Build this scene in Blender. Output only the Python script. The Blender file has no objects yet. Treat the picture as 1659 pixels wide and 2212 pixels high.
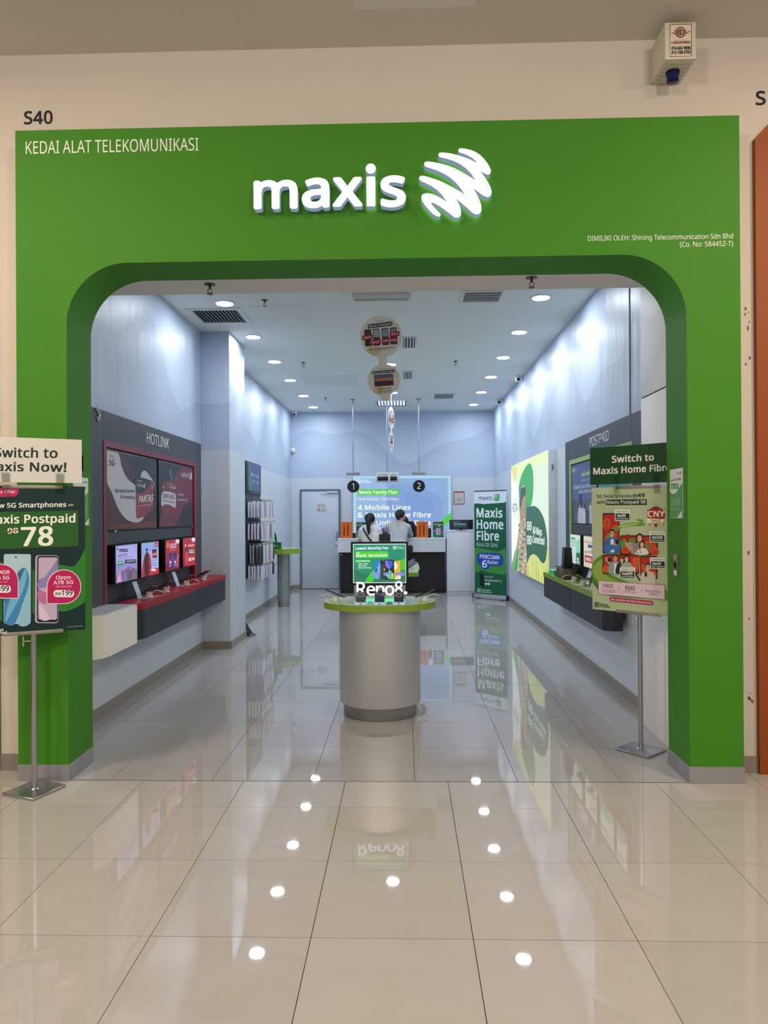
import bpy, bmesh, math, random, os
import numpy as np
from mathutils import Vector, Matrix, Euler
random.seed(7)
PI = math.pi
SC = bpy.context.scene
COL = SC.collection

# ------------------------------------------------------------------ camera
cam_d = bpy.data.cameras.new('camera')
cam = bpy.data.objects.new('camera', cam_d); COL.objects.link(cam)
cam_d.sensor_fit = 'HORIZONTAL'; cam_d.sensor_width = 36.0; cam_d.lens = 1580.0 / 1659.0 * 36.0
cam_d.clip_start = 0.05; cam_d.clip_end = 100
_yaw, _pitch, _roll = math.atan(44.5 / 1580), 4.3 / 1580, -0.0063
_R = Matrix.Rotation(_yaw, 3, 'Z') @ Matrix.Rotation(_pitch, 3, 'X') @ Matrix.Rotation(-_roll, 3, 'Y')
_r, _f, _u = _R.col[0], _R.col[1], _R.col[2]
cam.matrix_world = Matrix(((_r[0], _u[0], -_f[0], 0), (_r[1], _u[1], -_f[1], 0), (_r[2], _u[2], -_f[2], 1.58), (0, 0, 0, 1)))
SC.camera = cam

# ------------------------------------------------------------------ world, lamps, exposure
world = bpy.data.worlds.new('World'); SC.world = world; world.use_nodes = True
world.node_tree.nodes['Background'].inputs[0].default_value = (1.0, 0.93, 0.84, 1)
world.node_tree.nodes['Background'].inputs[1].default_value = 0.42
SC.view_settings.view_transform = 'Standard'; SC.view_settings.look = 'None'
SC.view_settings.exposure = 0.0; SC.view_settings.gamma = 1.0; SC.view_settings.use_curve_mapping = False
SC.cycles.max_bounces = 10; SC.cycles.diffuse_bounces = 5; SC.cycles.glossy_bounces = 4
SC.cycles.transmission_bounces = 6; SC.cycles.sample_clamp_indirect = 6.0; SC.cycles.use_denoising = True
DOWNLIGHT = 210.0                      # radiance of the shop's LED lenses
MALL_WARM = (1.0, 0.80, 0.58)


def mall_lamp(x, y, z, size, watts, col=MALL_WARM, rx=0.0):
    d = bpy.data.lights.new('mall_lamp', 'AREA'); d.shape = 'DISK'; d.size = size; d.energy = watts; d.color = col
    o = bpy.data.objects.new('mall_lamp', d); o.location = (x, y, z); o.rotation_euler = (rx, 0, 0); COL.objects.link(o)


mall_lamp(-3.0, 2.2, 4.38, 0.6, 95)
mall_lamp(3.0, 2.2, 4.38, 0.6, 95)
mall_lamp(-2.2, -1.2, 4.38, 0.8, 135, (1.0, .90, .78), .85)
mall_lamp(2.2, -1.2, 4.38, 0.8, 135, (1.0, .90, .78), .85)


# ------------------------------------------------------------------ helpers: materials
def lin(h):
    h = h.lstrip('#')
    c = [int(h[i:i + 2], 16) / 255 for i in (0, 2, 4)]
    return tuple((v / 12.92 if v <= .04045 else ((v + .055) / 1.055) ** 2.4) for v in c) + (1,)


_mats = {}


def M(h, rough=.5, metal=0., emit=0., noise=0., scale=6., bump=0., spec=.5, trans=0., aniso=0., coat=0., ior=1.45, alpha=1.):
    key = (h, rough, metal, emit, noise, scale, bump, spec, trans, aniso, coat, alpha)
    if key in _mats: return _mats[key]
    m = bpy.data.materials.new('paint_' + h.strip('#')); m.use_nodes = True
    nt = m.node_tree; b = nt.nodes['Principled BSDF']
    c = lin(h)
    b.inputs['Base Color'].default_value = c if not emit else (0.02, 0.02, 0.02, 1)
    b.inputs['Roughness'].default_value = rough; b.inputs['Metallic'].default_value = metal
    b.inputs['Specular IOR Level'].default_value = spec; b.inputs['Transmission Weight'].default_value = trans
    b.inputs['Anisotropic'].default_value = aniso; b.inputs['Coat Weight'].default_value = coat; b.inputs['IOR'].default_value = ior
    b.inputs['Alpha'].default_value = alpha
    if emit:
        b.inputs['Emission Color'].default_value = c; b.inputs['Emission Strength'].default_value = emit
    if noise or bump:
        tc = nt.nodes.new('ShaderNodeTexCoord'); n = nt.nodes.new('ShaderNodeTexNoise')
        n.inputs['Scale'].default_value = scale; n.inputs['Detail'].default_value = 4
        nt.links.new(tc.outputs['Object'], n.inputs['Vector'])
        if noise:
            mx = nt.nodes.new('ShaderNodeMix'); mx.data_type = 'RGBA'
            mx.inputs[6].default_value = tuple(v * (1 - noise) for v in c[:3]) + (1,)
            mx.inputs[7].default_value = tuple(min(1, v * (1 + noise)) for v in c[:3]) + (1,)
            nt.links.new(n.outputs['Fac'], mx.inputs[0]); nt.links.new(mx.outputs[2], b.inputs['Base Color'])
        if bump:
            bp = nt.nodes.new('ShaderNodeBump'); bp.inputs['Strength'].default_value = bump; bp.inputs['Distance'].default_value = .002
            nt.links.new(n.outputs['Fac'], bp.inputs['Height']); nt.links.new(bp.outputs[0], b.inputs['Normal'])
    _mats[key] = m
    return m


def math_node(nt, op, a, b=None, c=None):
    n = nt.nodes.new('ShaderNodeMath'); n.operation = op
    for i, v in enumerate((a, b, c)):
        if v is None: continue
        if isinstance(v, (int, float)): n.inputs[i].default_value = v
        else: nt.links.new(v, n.inputs[i])
    return n.outputs[0]


def tile_material(name, h, rough):
    m = bpy.data.materials.new(name); m.use_nodes = True; nt = m.node_tree; b = nt.nodes['Principled BSDF']
    geo = nt.nodes.new('ShaderNodeNewGeometry'); oi = nt.nodes.new('ShaderNodeObjectInfo')
    mp = nt.nodes.new('ShaderNodeMapping'); mp.inputs['Scale'].default_value = (1.2, 4.0, 1)
    nt.links.new(geo.outputs['Position'], mp.inputs[0])
    n = nt.nodes.new('ShaderNodeTexNoise'); n.inputs['Scale'].default_value = 3.0; n.inputs['Detail'].default_value = 6
    nt.links.new(mp.outputs[0], n.inputs[0])
    f = math_node(nt, 'ADD', math_node(nt, 'MULTIPLY', n.outputs['Fac'], .6), math_node(nt, 'MULTIPLY', oi.outputs['Random'], .4))
    c = lin(h); mx = nt.nodes.new('ShaderNodeMix'); mx.data_type = 'RGBA'
    mx.inputs[6].default_value = tuple(v * .90 for v in c[:3]) + (1,); mx.inputs[7].default_value = tuple(v * 1.08 for v in c[:3]) + (1,)
    nt.links.new(f, mx.inputs[0]); nt.links.new(mx.outputs[2], b.inputs['Base Color'])
    b.inputs['Roughness'].default_value = rough; b.inputs['IOR'].default_value = 1.52
    return m


def wall_material(name, upper, lower, split):
    """painted wall: pale below, a bluish paper printed with fine dotted waves above `split`"""
    m = bpy.data.materials.new(name); m.use_nodes = True; nt = m.node_tree; b = nt.nodes['Principled BSDF']
    geo = nt.nodes.new('ShaderNodeNewGeometry'); sx = nt.nodes.new('ShaderNodeSeparateXYZ'); nt.links.new(geo.outputs['Position'], sx.inputs[0])
    t = math_node(nt, 'ADD', sx.outputs[0], sx.outputs[1]); z = sx.outputs[2]
    sel = math_node(nt, 'GREATER_THAN', z, split)
    n = nt.nodes.new('ShaderNodeTexNoise'); n.inputs['Scale'].default_value = .55; n.inputs['Detail'].default_value = 1
    nt.links.new(geo.outputs['Position'], n.inputs[0])
    # a broad ridge band that swings up and down along the wall
    crest = math_node(nt, 'ADD', 2.95, math_node(nt, 'ADD', math_node(nt, 'MULTIPLY', math_node(nt, 'SINE', math_node(nt, 'MULTIPLY', t, 1.9)), .32),
                                                math_node(nt, 'MULTIPLY', math_node(nt, 'SINE', math_node(nt, 'MULTIPLY_ADD', t, 4.3, 1.0)), .14)))
    d = math_node(nt, 'SUBTRACT', crest, z)
    d = math_node(nt, 'ADD', d, math_node(nt, 'MULTIPLY', n.outputs['Fac'], .25))
    band = math_node(nt, 'MULTIPLY', math_node(nt, 'GREATER_THAN', d, 0.0), math_node(nt, 'MAXIMUM', 0.0, math_node(nt, 'SUBTRACT', 1.0, math_node(nt, 'MULTIPLY', d, 2.0))))
    dots = math_node(nt, 'MULTIPLY', math_node(nt, 'SINE', math_node(nt, 'MULTIPLY', t, 260.0)), math_node(nt, 'SINE', math_node(nt, 'MULTIPLY', d, 330.0)))
    dots = math_node(nt, 'MULTIPLY', math_node(nt, 'GREATER_THAN', dots, .1), band)
    dots = math_node(nt, 'MULTIPLY', math_node(nt, 'MULTIPLY', dots, sel), .45)
    m1 = nt.nodes.new('ShaderNodeMix'); m1.data_type = 'RGBA'; m1.inputs[6].default_value = lin(lower); m1.inputs[7].default_value = lin(upper)
    nt.links.new(sel, m1.inputs[0])
    m2 = nt.nodes.new('ShaderNodeMix'); m2.data_type = 'RGBA'; m2.inputs[7].default_value = lin('#5d6878')
    nt.links.new(dots, m2.inputs[0]); nt.links.new(m1.outputs[2], m2.inputs[6]); nt.links.new(m2.outputs[2], b.inputs['Base Color'])
    b.inputs['Roughness'].default_value = .42
    n2 = nt.nodes.new('ShaderNodeTexNoise'); n2.inputs['Scale'].default_value = 2.2; n2.inputs['Detail'].default_value = 2
    mp = nt.nodes.new('ShaderNodeMapping'); mp.inputs['Scale'].default_value = (2.5, 2.5, .5); nt.links.new(geo.outputs['Position'], mp.inputs[0]); nt.links.new(mp.outputs[0], n2.inputs[0])
    bp = nt.nodes.new('ShaderNodeBump'); bp.inputs['Strength'].default_value = .5; bp.inputs['Distance'].default_value = .02
    nt.links.new(n2.outputs['Fac'], bp.inputs['Height']); nt.links.new(bp.outputs[0], b.inputs['Normal'])
    return m


# ------------------------------------------------------------------ helpers: objects
def tag(o, label=None, cat=None, group=None, kind=None):
    if label: o['label'] = label
    if cat: o['category'] = cat
    if group: o['group'] = group
    if kind: o['kind'] = kind
    return o


def thing(name, label, cat, loc=(0, 0, 0), rz=0., group=None, rot=None):
    o = bpy.data.objects.new(name, None); COL.objects.link(o); o.empty_display_size = .1
    o.location = loc; o.rotation_euler = rot if rot else (0, 0, rz)
    return tag(o, label, cat, group)


def structure(name, loc=(0, 0, 0), rz=0.):
    o = bpy.data.objects.new(name, None); COL.objects.link(o); o.location = loc; o.rotation_euler = (0, 0, rz)
    o['kind'] = 'structure'
    return o


def obj(name, mesh, parent=None, loc=(0, 0, 0), rot=(0, 0, 0)):
    o = bpy.data.objects.new(name, mesh); COL.objects.link(o)
    o.parent = parent; o.location = loc; o.rotation_euler = rot
    return o


def copy_tree(o, parent=None):
    c = o.copy(); COL.objects.link(c); c.parent = parent
    for ch in list(o.children): copy_tree(ch, c)
    return c


class MB:
    """collects primitive shapes into one mesh"""
    def __init__(s): s.bm = bmesh.new()

    def _take(s, tmp, mat):
        for f in tmp.faces: f.material_index = mat
        me = bpy.data.meshes.new('t'); tmp.to_mesh(me); tmp.free(); s.bm.from_mesh(me); bpy.data.meshes.remove(me)
        return s

    def box(s, x0, y0, z0, x1, y1, z1, mat=0, bev=0., seg=2, M4=None):
        t = bmesh.new(); bmesh.ops.create_cube(t, size=1)
        for v in t.verts: v.co = Vector(((x0 + x1) / 2 + v.co.x * (x1 - x0), (y0 + y1) / 2 + v.co.y * (y1 - y0), (z0 + z1) / 2 + v.co.z * (z1 - z0)))
        if bev: bmesh.ops.bevel(t, geom=t.edges[:], offset=bev, segments=seg, affect='EDGES', profile=.5)
        if M4 is not None: bmesh.ops.transform(t, matrix=M4, verts=t.verts[:])
        return s._take(t, mat)

    def lathe(s, prof, seg=32, mat=0, M4=None, cap=True):
        t = bmesh.new(); rings = []
        for r, z in prof:
            rings.append([t.verts.new((max(r, 1e-5) * math.cos(2 * PI * i / seg), max(r, 1e-5) * math.sin(2 * PI * i / seg), z)) for i in range(seg)])
        for a, b in zip(rings, rings[1:]):
            for i in range(seg): t.faces.new((a[i], a[(i + 1) % seg], b[(i + 1) % seg], b[i]))
        if cap:
            t.faces.new(rings[0][::-1]); t.faces.new(rings[-1])
        if M4 is not None: bmesh.ops.transform(t, matrix=M4, verts=t.verts[:])
        bmesh.ops.recalc_face_normals(t, faces=t.faces[:])
        return s._take(t, mat)

    def cyl(s, p0, p1, r, r1=None, seg=20, mat=0):
        p0, p1 = Vector(p0), Vector(p1); d = p1 - p0
        q = d.to_track_quat('Z', 'Y').to_matrix().to_4x4()
        return s.lathe([(r, 0), (r if r1 is None else r1, d.length)], seg, mat, Matrix.Translation(p0) @ q)

    def ball(s, c, r, mat=0, sub=2, scale=(1, 1, 1), rot=None):
        t = bmesh.new(); bmesh.ops.create_icosphere(t, subdivisions=sub, radius=r)
        m4 = Matrix.Translation(c) @ (rot.to_4x4() if rot else Matrix.Identity(4)) @ Matrix.Diagonal((*scale, 1))
        bmesh.ops.transform(t, matrix=m4, verts=t.verts[:])
        return s._take(t, mat)

    def tube(s, pts, r, seg=8, mat=0, smooth=True):
        pts = [Vector(p) for p in pts]
        if smooth and len(pts) > 2:
            out = []
            P = [pts[0]] + pts + [pts[-1]]
            for i in range(1, len(P) - 2):
                for k in range(5):
                    u = k / 5; a, b, c, d = P[i - 1:i + 3]
                    out.append(.5 * ((2 * b) + (c - a) * u + (2 * a - 5 * b + 4 * c - d) * u * u + (3 * b - a - 3 * c + d) * u ** 3))
            pts = out + [pts[-1]]
        t = bmesh.new(); rings = []
        up = Vector((0, 0, 1))
        for i, p in enumerate(pts):
            d = (pts[min(i + 1, len(pts) - 1)] - pts[max(i - 1, 0)]).normalized()
            a = d.cross(up)
            if a.length < .1: a = d.cross(Vector((1, 0, 0)))
            a.normalize(); b = d.cross(a)
            rr = r[i] if isinstance(r, (list, tuple)) else r
            rings.append([t.verts.new(p + (a * math.cos(2 * PI * k / seg) + b * math.sin(2 * PI * k / seg)) * rr) for k in range(seg)])
        for A, B in zip(rings, rings[1:]):
            for k in range(seg): t.faces.new((A[k], A[(k + 1) % seg], B[(k + 1) % seg], B[k]))
        t.faces.new(rings[0][::-1]); t.faces.new(rings[-1])
        bmesh.ops.recalc_face_normals(t, faces=t.faces[:])
        return s._take(t, mat)

    def prism(s, poly, a, b, axis='Z', mat=0, side=None):
        """polygon extruded from a to b: axis Z -> (u,v,w), axis Y -> (u,w,v), axis X -> (w,u,v)"""
        f = {'Z': lambda u, v, w: (u, v, w), 'Y': lambda u, v, w: (u, w, v), 'X': lambda u, v, w: (w, u, v)}[axis]
        t = bmesh.new()
        A = [t.verts.new(f(u, v, a)) for u, v in poly]; B = [t.verts.new(f(u, v, b)) for u, v in poly]
        fa = t.faces.new(A); fb = t.faces.new(B)
        n = len(poly); sides = [t.faces.new((A[i], A[(i + 1) % n], B[(i + 1) % n], B[i])) for i in range(n)]
        bmesh.ops.recalc_face_normals(t, faces=t.faces[:])
        for fc in t.faces: fc.material_index = mat
        if side is not None:
            for fc in sides: fc.material_index = side
        me = bpy.data.meshes.new('t'); t.to_mesh(me); t.free(); s.bm.from_mesh(me); bpy.data.meshes.remove(me)
        return s

    def mesh(s, name, mats, smooth=True, angle=40):
        me = bpy.data.meshes.new(name); s.bm.to_mesh(me); s.bm.free()
        for m in (mats if isinstance(mats, (list, tuple)) else [mats]): me.materials.append(m)
        if smooth:
            me.polygons.foreach_set('use_smooth', [True] * len(me.polygons)); me.set_sharp_from_angle(angle=math.radians(angle))
        return me

    def build(s, name, mats, parent=None, loc=(0, 0, 0), rot=(0, 0, 0), smooth=True, angle=40):
        return obj(name, s.mesh(name, mats, smooth, angle), parent, loc, rot)


def box(name, x0, y0, z0, x1, y1, z1, mat, parent=None, bev=0., loc=(0, 0, 0), rot=(0, 0, 0)):
    return MB().box(x0, y0, z0, x1, y1, z1, 0, bev).build(name, mat, parent, loc, rot)


def rrect(x0, y0, x1, y1, r, n=6, corners=(1, 1, 1, 1)):
    """rounded rectangle; corners: (x1y1, x0y1, x0y0, x1y0)"""
    pts = []
    for (cx, cy, a0, on) in ((x1 - r, y1 - r, 0, corners[0]), (x0 + r, y1 - r, 90, corners[1]), (x0 + r, y0 + r, 180, corners[2]), (x1 - r, y0 + r, 270, corners[3])):
        if on: pts += [(cx + r * math.cos(math.radians(a0 + 90 * k / n)), cy + r * math.sin(math.radians(a0 + 90 * k / n))) for k in range(n + 1)]
        else: pts.append((cx + r * (1 if a0 in (0, 270) else -1), cy + r * (1 if a0 in (0, 90) else -1)))
    return pts


# ------------------------------------------------------------------ helpers: lettering and printed sheets
try:
    FONT = bpy.data.fonts.load(os.path.join(bpy.utils.system_resource('DATAFILES'), 'fonts', 'NotoSansHebrew-Regular.woff2'))
except Exception:
    FONT = None
_gl = {}


def text_mesh(s, bold, extrude=0., res=3):
    """lettering; bold strokes are built from shifted copies of the outline"""
    c = bpy.data.curves.new('lettering', 'FONT'); c.body = s
    if FONT: c.font = FONT
    c.resolution_u = res; c.extrude = extrude; c.fill_mode = 'BOTH' if extrude else 'FRONT'; c.space_character = 1 + max(bold, 0) * 2.2
    o = bpy.data.objects.new('lettering', c); me = bpy.data.meshes.new_from_object(o)
    bpy.data.objects.remove(o); bpy.data.curves.remove(c)
    if bold > .004:
        vs = [tuple(v.co) for v in me.vertices]; fs = [tuple(p.vertices) for p in me.polygons]; V, F = [], []
        dirs = [(math.cos(k * PI / 4), math.sin(k * PI / 4)) for k in range(8)] if extrude else [(-1, -.6), (1, -.6), (-1, .6), (1, .6)]
        for j, (dx, dy) in enumerate(dirs):
            i0 = len(V); V += [(x + dx * bold, y + dy * bold, z + (j * .002 if extrude else j)) for x, y, z in vs]; F += [tuple(i0 + k for k in f) for f in fs]
        bpy.data.meshes.remove(me); me = bpy.data.meshes.new('lettering'); me.from_pydata(V, [], F); me.update()
    return me


def glyphs(s, bold, res=2):
    k = (s, bold, res)
    if k not in _gl:
        me = text_mesh(s, bold, 0., res)
        _gl[k] = ([(v.co.x, v.co.y, v.co.z) for v in me.vertices], [tuple(p.vertices) for p in me.polygons])
        bpy.data.meshes.remove(me)
    return _gl[k]


CAP = max(y for x, y, z in glyphs('H', 0)[0])


def homography(src, dst):
    A, b = [], []
    for (x, y), (u, v) in zip(src, dst):
        A.append([x, y, 1, 0, 0, 0, -u * x, -u * y]); b.append(u)
        A.append([0, 0, 0, x, y, 1, -v * x, -v * y]); b.append(v)
    h = np.linalg.solve(np.array(A, float), np.array(b, float))
    return np.append(h, 1).reshape(3, 3)


EMBLEM = [(838,180),(850,150),(880,143),(960,155),(1050,180),(1120,212),(1190,262),(1250,325),(1300,390),(1340,460),(1362,520),(1355,560),(1335,582),(1310,585),(1280,575),(1240,555),(1170,520),(1210,560),(1260,630),(1310,710),(1350,790),(1370,860),(1368,910),(1345,945),(1310,960),(1270,950),(1220,922),(1130,850),(1055,795),(1090,840),(1130,910),(1170,1000),(1200,1090),(1208,1160),(1190,1215),(1150,1243),(1105,1240),(1060,1215),(960,1120),(860,1030),(780,970),(820,1030),(850,1100),(873,1180),(872,1240),(850,1280),(810,1296),(765,1285),(700,1230),(620,1165),(540,1105),(450,1050),(400,1030),(385,1040),(395,1065),(430,1110),(480,1165),(530,1215),(542,1240),(535,1262),(510,1270),(480,1262),(420,1225),(350,1150),(290,1075),(245,1000),(232,940),(245,905),(280,885),(330,880),(400,892),(480,925),(560,975),(652,1035),(620,985),(560,900),(490,825),(400,760),(310,710),(230,675),(198,640),(200,610),(225,590),(265,590),(350,612),(450,645),(560,690),(680,755),(800,825),(900,890),(965,957),(930,900),(870,800),(800,715),(700,620),(600,555),(500,505),(400,468),(320,440),(285,415),(280,385),(300,358),(345,352),(430,365),(540,390),(660,425),(780,475),(900,545),(1020,620),(1128,695),(1090,640),(1040,560),(960,475),(870,405),(770,350),(670,315),(580,290),(530,275),(513,245),(525,215),(560,207),(640,213),(730,230),(840,262),(950,300),(1050,345),(1152,402),(1120,355),(1070,310),(1000,265),(930,232),(870,212),(845,200)]


class Sheet:
    """flat print: shapes drawn in artwork units inside a quad, carried to a W x H sheet (x right, z up, seen from -y).
    quad = artwork corners TL, TR, BR, BL of the sheet."""
    def __init__(s, W, H, quad=None, emit=0., step=.0002):
        quad = quad or [(0, 0), (W, 0), (W, H), (0, H)]
        s.h = homography(quad, [(0, H), (W, H), (W, 0), (0, 0)]); s.W, s.H = W, H
        s.v, s.f, s.mi, s.mats, s.n, s.emit, s.step = [], [], [], {}, 0, emit, step

    def P(s, x, y):
        q = s.h @ np.array([x, y, 1.]); return (min(max(q[0] / q[2], 0), s.W), min(max(q[1] / q[2], 0), s.H))

    def _mi(s, h):
        if h not in s.mats: s.mats[h] = len(s.mats)
        return s.mats[h]

    def poly(s, pts, h, up=True):
        if up: s.n += 1
        i0 = len(s.v); y = -s.n * s.step
        for p in pts:
            u, w = s.P(*p); s.v.append((u, y, w))
        s.f.append(tuple(range(i0, len(s.v)))); s.mi.append(s._mi(h))
        return s

    def rect(s, x0, y0, x1, y1, h): return s.poly([(x0, y0), (x1, y0), (x1, y1), (x0, y1)], h)
    def rr(s, x0, y0, x1, y1, r, h): return s.poly(rrect(x0, y0, x1, y1, r, 5), h)
    def full(s, h):
        s.n += 1; i0 = len(s.v); y = -s.n * s.step
        s.v += [(0, y, s.H), (s.W, y, s.H), (s.W, y, 0), (0, y, 0)]; s.f.append((i0, i0 + 1, i0 + 2, i0 + 3)); s.mi.append(s._mi(h)); return s

    def ell(s, cx, cy, rx, ry, h, n=24, rot=0.):
        c, d = math.cos(rot), math.sin(rot)
        return s.poly([(cx + rx * math.cos(2 * PI * k / n) * c - ry * math.sin(2 * PI * k / n) * d, cy + rx * math.cos(2 * PI * k / n) * d + ry * math.sin(2 * PI * k / n) * c) for k in range(n)], h)

    def ring(s, cx, cy, r0, r1, h, n=20, k=1.):
        s.n += 1; y = -s.n * s.step
        for i in range(n):
            i0 = len(s.v)
            for (r, a) in ((r0, i), (r1, i), (r1, i + 1), (r0, i + 1)):
                u, w = s.P(cx + r * math.cos(2 * PI * a / n), cy + r * k * math.sin(2 * PI * a / n)); s.v.append((u, y, w))
            s.f.append((i0, i0 + 1, i0 + 2, i0 + 3)); s.mi.append(s._mi(h))
        return s

    def curve(s, pts, h):
        """closed smooth blob through the points"""
        n = len(pts); out = []
        for i in range(n):
            a, b, c, d = [np.array(pts[(i + k - 1) % n], float) for k in range(4)]
            for k in range(6):
                u = k / 6; out.append(tuple(.5 * (2 * b + (c - a) * u + (2 * a - 5 * b + 4 * c - d) * u * u + (3 * b - a - 3 * c + d) * u ** 3)))
        return s.poly(out, h)

    def line(s, x0, y0, x1, y1, w, h):
        d = math.hypot(x1 - x0, y1 - y0) or 1; nx, ny = -(y1 - y0) / d * w / 2, (x1 - x0) / d * w / 2
        return s.poly([(x0 + nx, y0 + ny), (x1 + nx, y1 + ny), (x1 - nx, y1 - ny), (x0 - nx, y0 - ny)], h)

    def text(s, t, x0, y0, x1, y1, cap, h, bold=.018, res=2, slant=0.):
        """baseline from (x0,y0) to (x1,y1), capitals `cap` high, in artwork units"""
        vs, fs = glyphs(t, bold, res)
        if not vs: return s
        a = min(v[0] for v in vs); b = max(v[0] for v in vs); s.n += 1; i0 = len(s.v); y = -s.n * s.step
        for (x, yy, zz) in vs:
            q = (x - a) / (b - a); u, w = s.P(x0 + (x1 - x0) * q + slant * yy / CAP * cap, y0 + (y1 - y0) * q - yy / CAP * cap)
            s.v.append((u, y - zz * s.step * .2, w))
        for f in fs: s.f.append(tuple(i0 + k for k in f)); s.mi.append(s._mi(h))
        return s

    def emblem(s, x0, y0, x1, y1, h):
        return s.poly([(x0 + (x - 198) / 1172 * (x1 - x0), y0 + (y - 143) / 1153 * (y1 - y0)) for x, y in EMBLEM], h)

    def loops(s, cx, cy, r, h, k=1.):
        for dx in (-1, 1):
            for dy in (-1, 1): s.ring(cx + dx * r, cy + dy * r * k, r * .6, r * 1.0, h, 14, k)
        return s

    def bust(s, cx, cy, w, hair, skin, shirt, base, k=1., long=False):
        """a small printed half-figure: hair, face, neck, shoulders down to y = base; w = head width"""
        hh = w * 1.35 * k
        if long: s.rr(cx - w * .66, cy - hh * .55, cx + w * .66, cy + hh * 1.15, w * .5, hair)
        s.curve([(cx - w * .3, cy + hh * .55), (cx + w * .3, cy + hh * .55), (cx + w * 1.15, cy + hh * .95), (cx + w * 1.35, base), (cx - w * 1.35, base), (cx - w * 1.15, cy + hh * .95)], shirt)
        s.rect(cx - w * .18, cy + hh * .3, cx + w * .18, cy + hh * .66, skin)
        s.ell(cx, cy - hh * .08, w * .55, hh * .56, hair, 16)
        s.ell(cx, cy + hh * .06, w * .44, hh * .46, skin, 16)
        s.ell(cx - w * .17, cy, w * .06, hh * .04, '#241a16', 8); s.ell(cx + w * .17, cy, w * .06, hh * .04, '#241a16', 8)
        return s.ell(cx, cy + hh * .26, w * .15, hh * .05, '#f0e4de', 8)

    def build(s, name, parent, loc=(0, 0, 0), rot=(0, 0, 0), rough=.35):
        q = min(1., .005 / (max(s.n, 1) * s.step))        # ink layers stay within a few millimetres
        me = bpy.data.meshes.new(name); me.from_pydata([(x, y * q, z) for x, y, z in s.v], [], s.f)
        for h in s.mats: me.materials.append(M(h, rough, emit=s.emit))
        me.polygons.foreach_set('material_index', s.mi); me.update()
        # make every face look towards -y
        bm = bmesh.new(); bm.from_mesh(me)
        for f in bm.faces:
            f.normal_update()
            if f.normal.y > 0: f.normal_flip()
        bm.to_mesh(me); bm.free()
        return obj(name, me, parent, loc, rot)


# ------------------------------------------------------------------ common materials
GREEN = M('#41831f', .6, noise=.05, scale=1.2, spec=.25)
PINK = M('#d6cabf', .75, noise=.04, scale=1.5, bump=.15)
GREYCEIL = M('#dbd3cb', .8, noise=.04, scale=1.0)
BEIGE = M('#e8e1db', .7, noise=.04, scale=2.0)
WALL = wall_material('shop_wall', '#b6c3da', '#cbd2dd', 2.35)
WHITEPAINT = M('#d5d8df', .5, noise=.03, scale=2.0)
SHOPCEIL = M('#e2e6e2', .6, noise=.03, scale=.8)
TILE_A = tile_material('mall_tile', '#b2aeaa', .022)
TILE_B = tile_material('shop_tile', '#a29f9d', .022)
GROUT = M('#3d3a37', .9, noise=.2, scale=30)
SKIRT = M('#8d857b', .35, noise=.1, scale=9)
STEEL = M('#b9b9bb', .28, metal=1., noise=.05, scale=20, aniso=.4)
CHROME = M('#d8d8da', .12, metal=1.)
BRUSHED = M('#cfd0d3', .45, metal=.85, noise=.04, scale=25, aniso=.5)
ALU = M('#a9a9ad', .4, metal=.6, noise=.05, scale=12)
BLACK = M('#0c0c0e', .35)
MATTBLACK = M('#0a0b0d', .7)
WHITE = M('#e6e6e6', .4)
CHARCOAL = M('#3c434c', .5, noise=.04, scale=4)
DARKBOX = M('#2b3038', .45, noise=.04, scale=4)
RED = M('#9c1226', .35, noise=.04, scale=5)
REDFRAME = M('#7d1f36', .4, noise=.04, scale=5)
LIME = M('#7f9c36', .35, noise=.04, scale=5)
ACRYLIC = M('#f2fbff', .03, trans=1., ior=1.49)
TAPE = M('#f6faf8', .08, trans=1., ior=1.03)
CABLE = M('#d5d6d2', .45)
ORANGE = M('#d8641c', .6, noise=.05, scale=3)

XL, XR, YB, ZC = -2.40, 1.88, 15.5, 3.75      # shop: left wall, right wall, back wall, ceiling

# ------------------------------------------------------------------ floor: tiles one by one
floor = structure('floor')
box('grout_bed', -6, -3, -.05, 6, YB + .3, -.006, GROUT, floor)
_tm = {}


def tile(x0, y0, x1, y1, mat):
    g = .0016; w, d = round(x1 - x0 - 2 * g, 3), round(y1 - y0 - 2 * g, 3)
    if w < .02 or d < .02: return
    k = (w, d, mat.name)
    if k not in _tm:
        b = MB(); c = .00005
        t = bmesh.new()
        lo = [t.verts.new((sx * w / 2, sy * d / 2, -.006)) for sx, sy in ((-1, -1), (1, -1), (1, 1), (-1, 1))]
        md = [t.verts.new((sx * w / 2, sy * d / 2, -c)) for sx, sy in ((-1, -1), (1, -1), (1, 1), (-1, 1))]
        hi = [t.verts.new((sx * (w / 2 - c), sy * (d / 2 - c), 0)) for sx, sy in ((-1, -1), (1, -1), (1, 1), (-1, 1))]
        t.faces.new(hi)
        for A, B in ((lo, md), (md, hi)):
            for i in range(4): t.faces.new((A[i], A[(i + 1) % 4], B[(i + 1) % 4], B[i]))
        b._take(t, 0); _tm[k] = b.mesh('tile', mat, smooth=False)
    obj('tile', _tm[k], floor, ((x0 + x1) / 2, (y0 + y1) / 2, random.uniform(-.0003, .0)), (random.uniform(-.0004, .0004), random.uniform(-.0004, .0004), 0))


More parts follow.
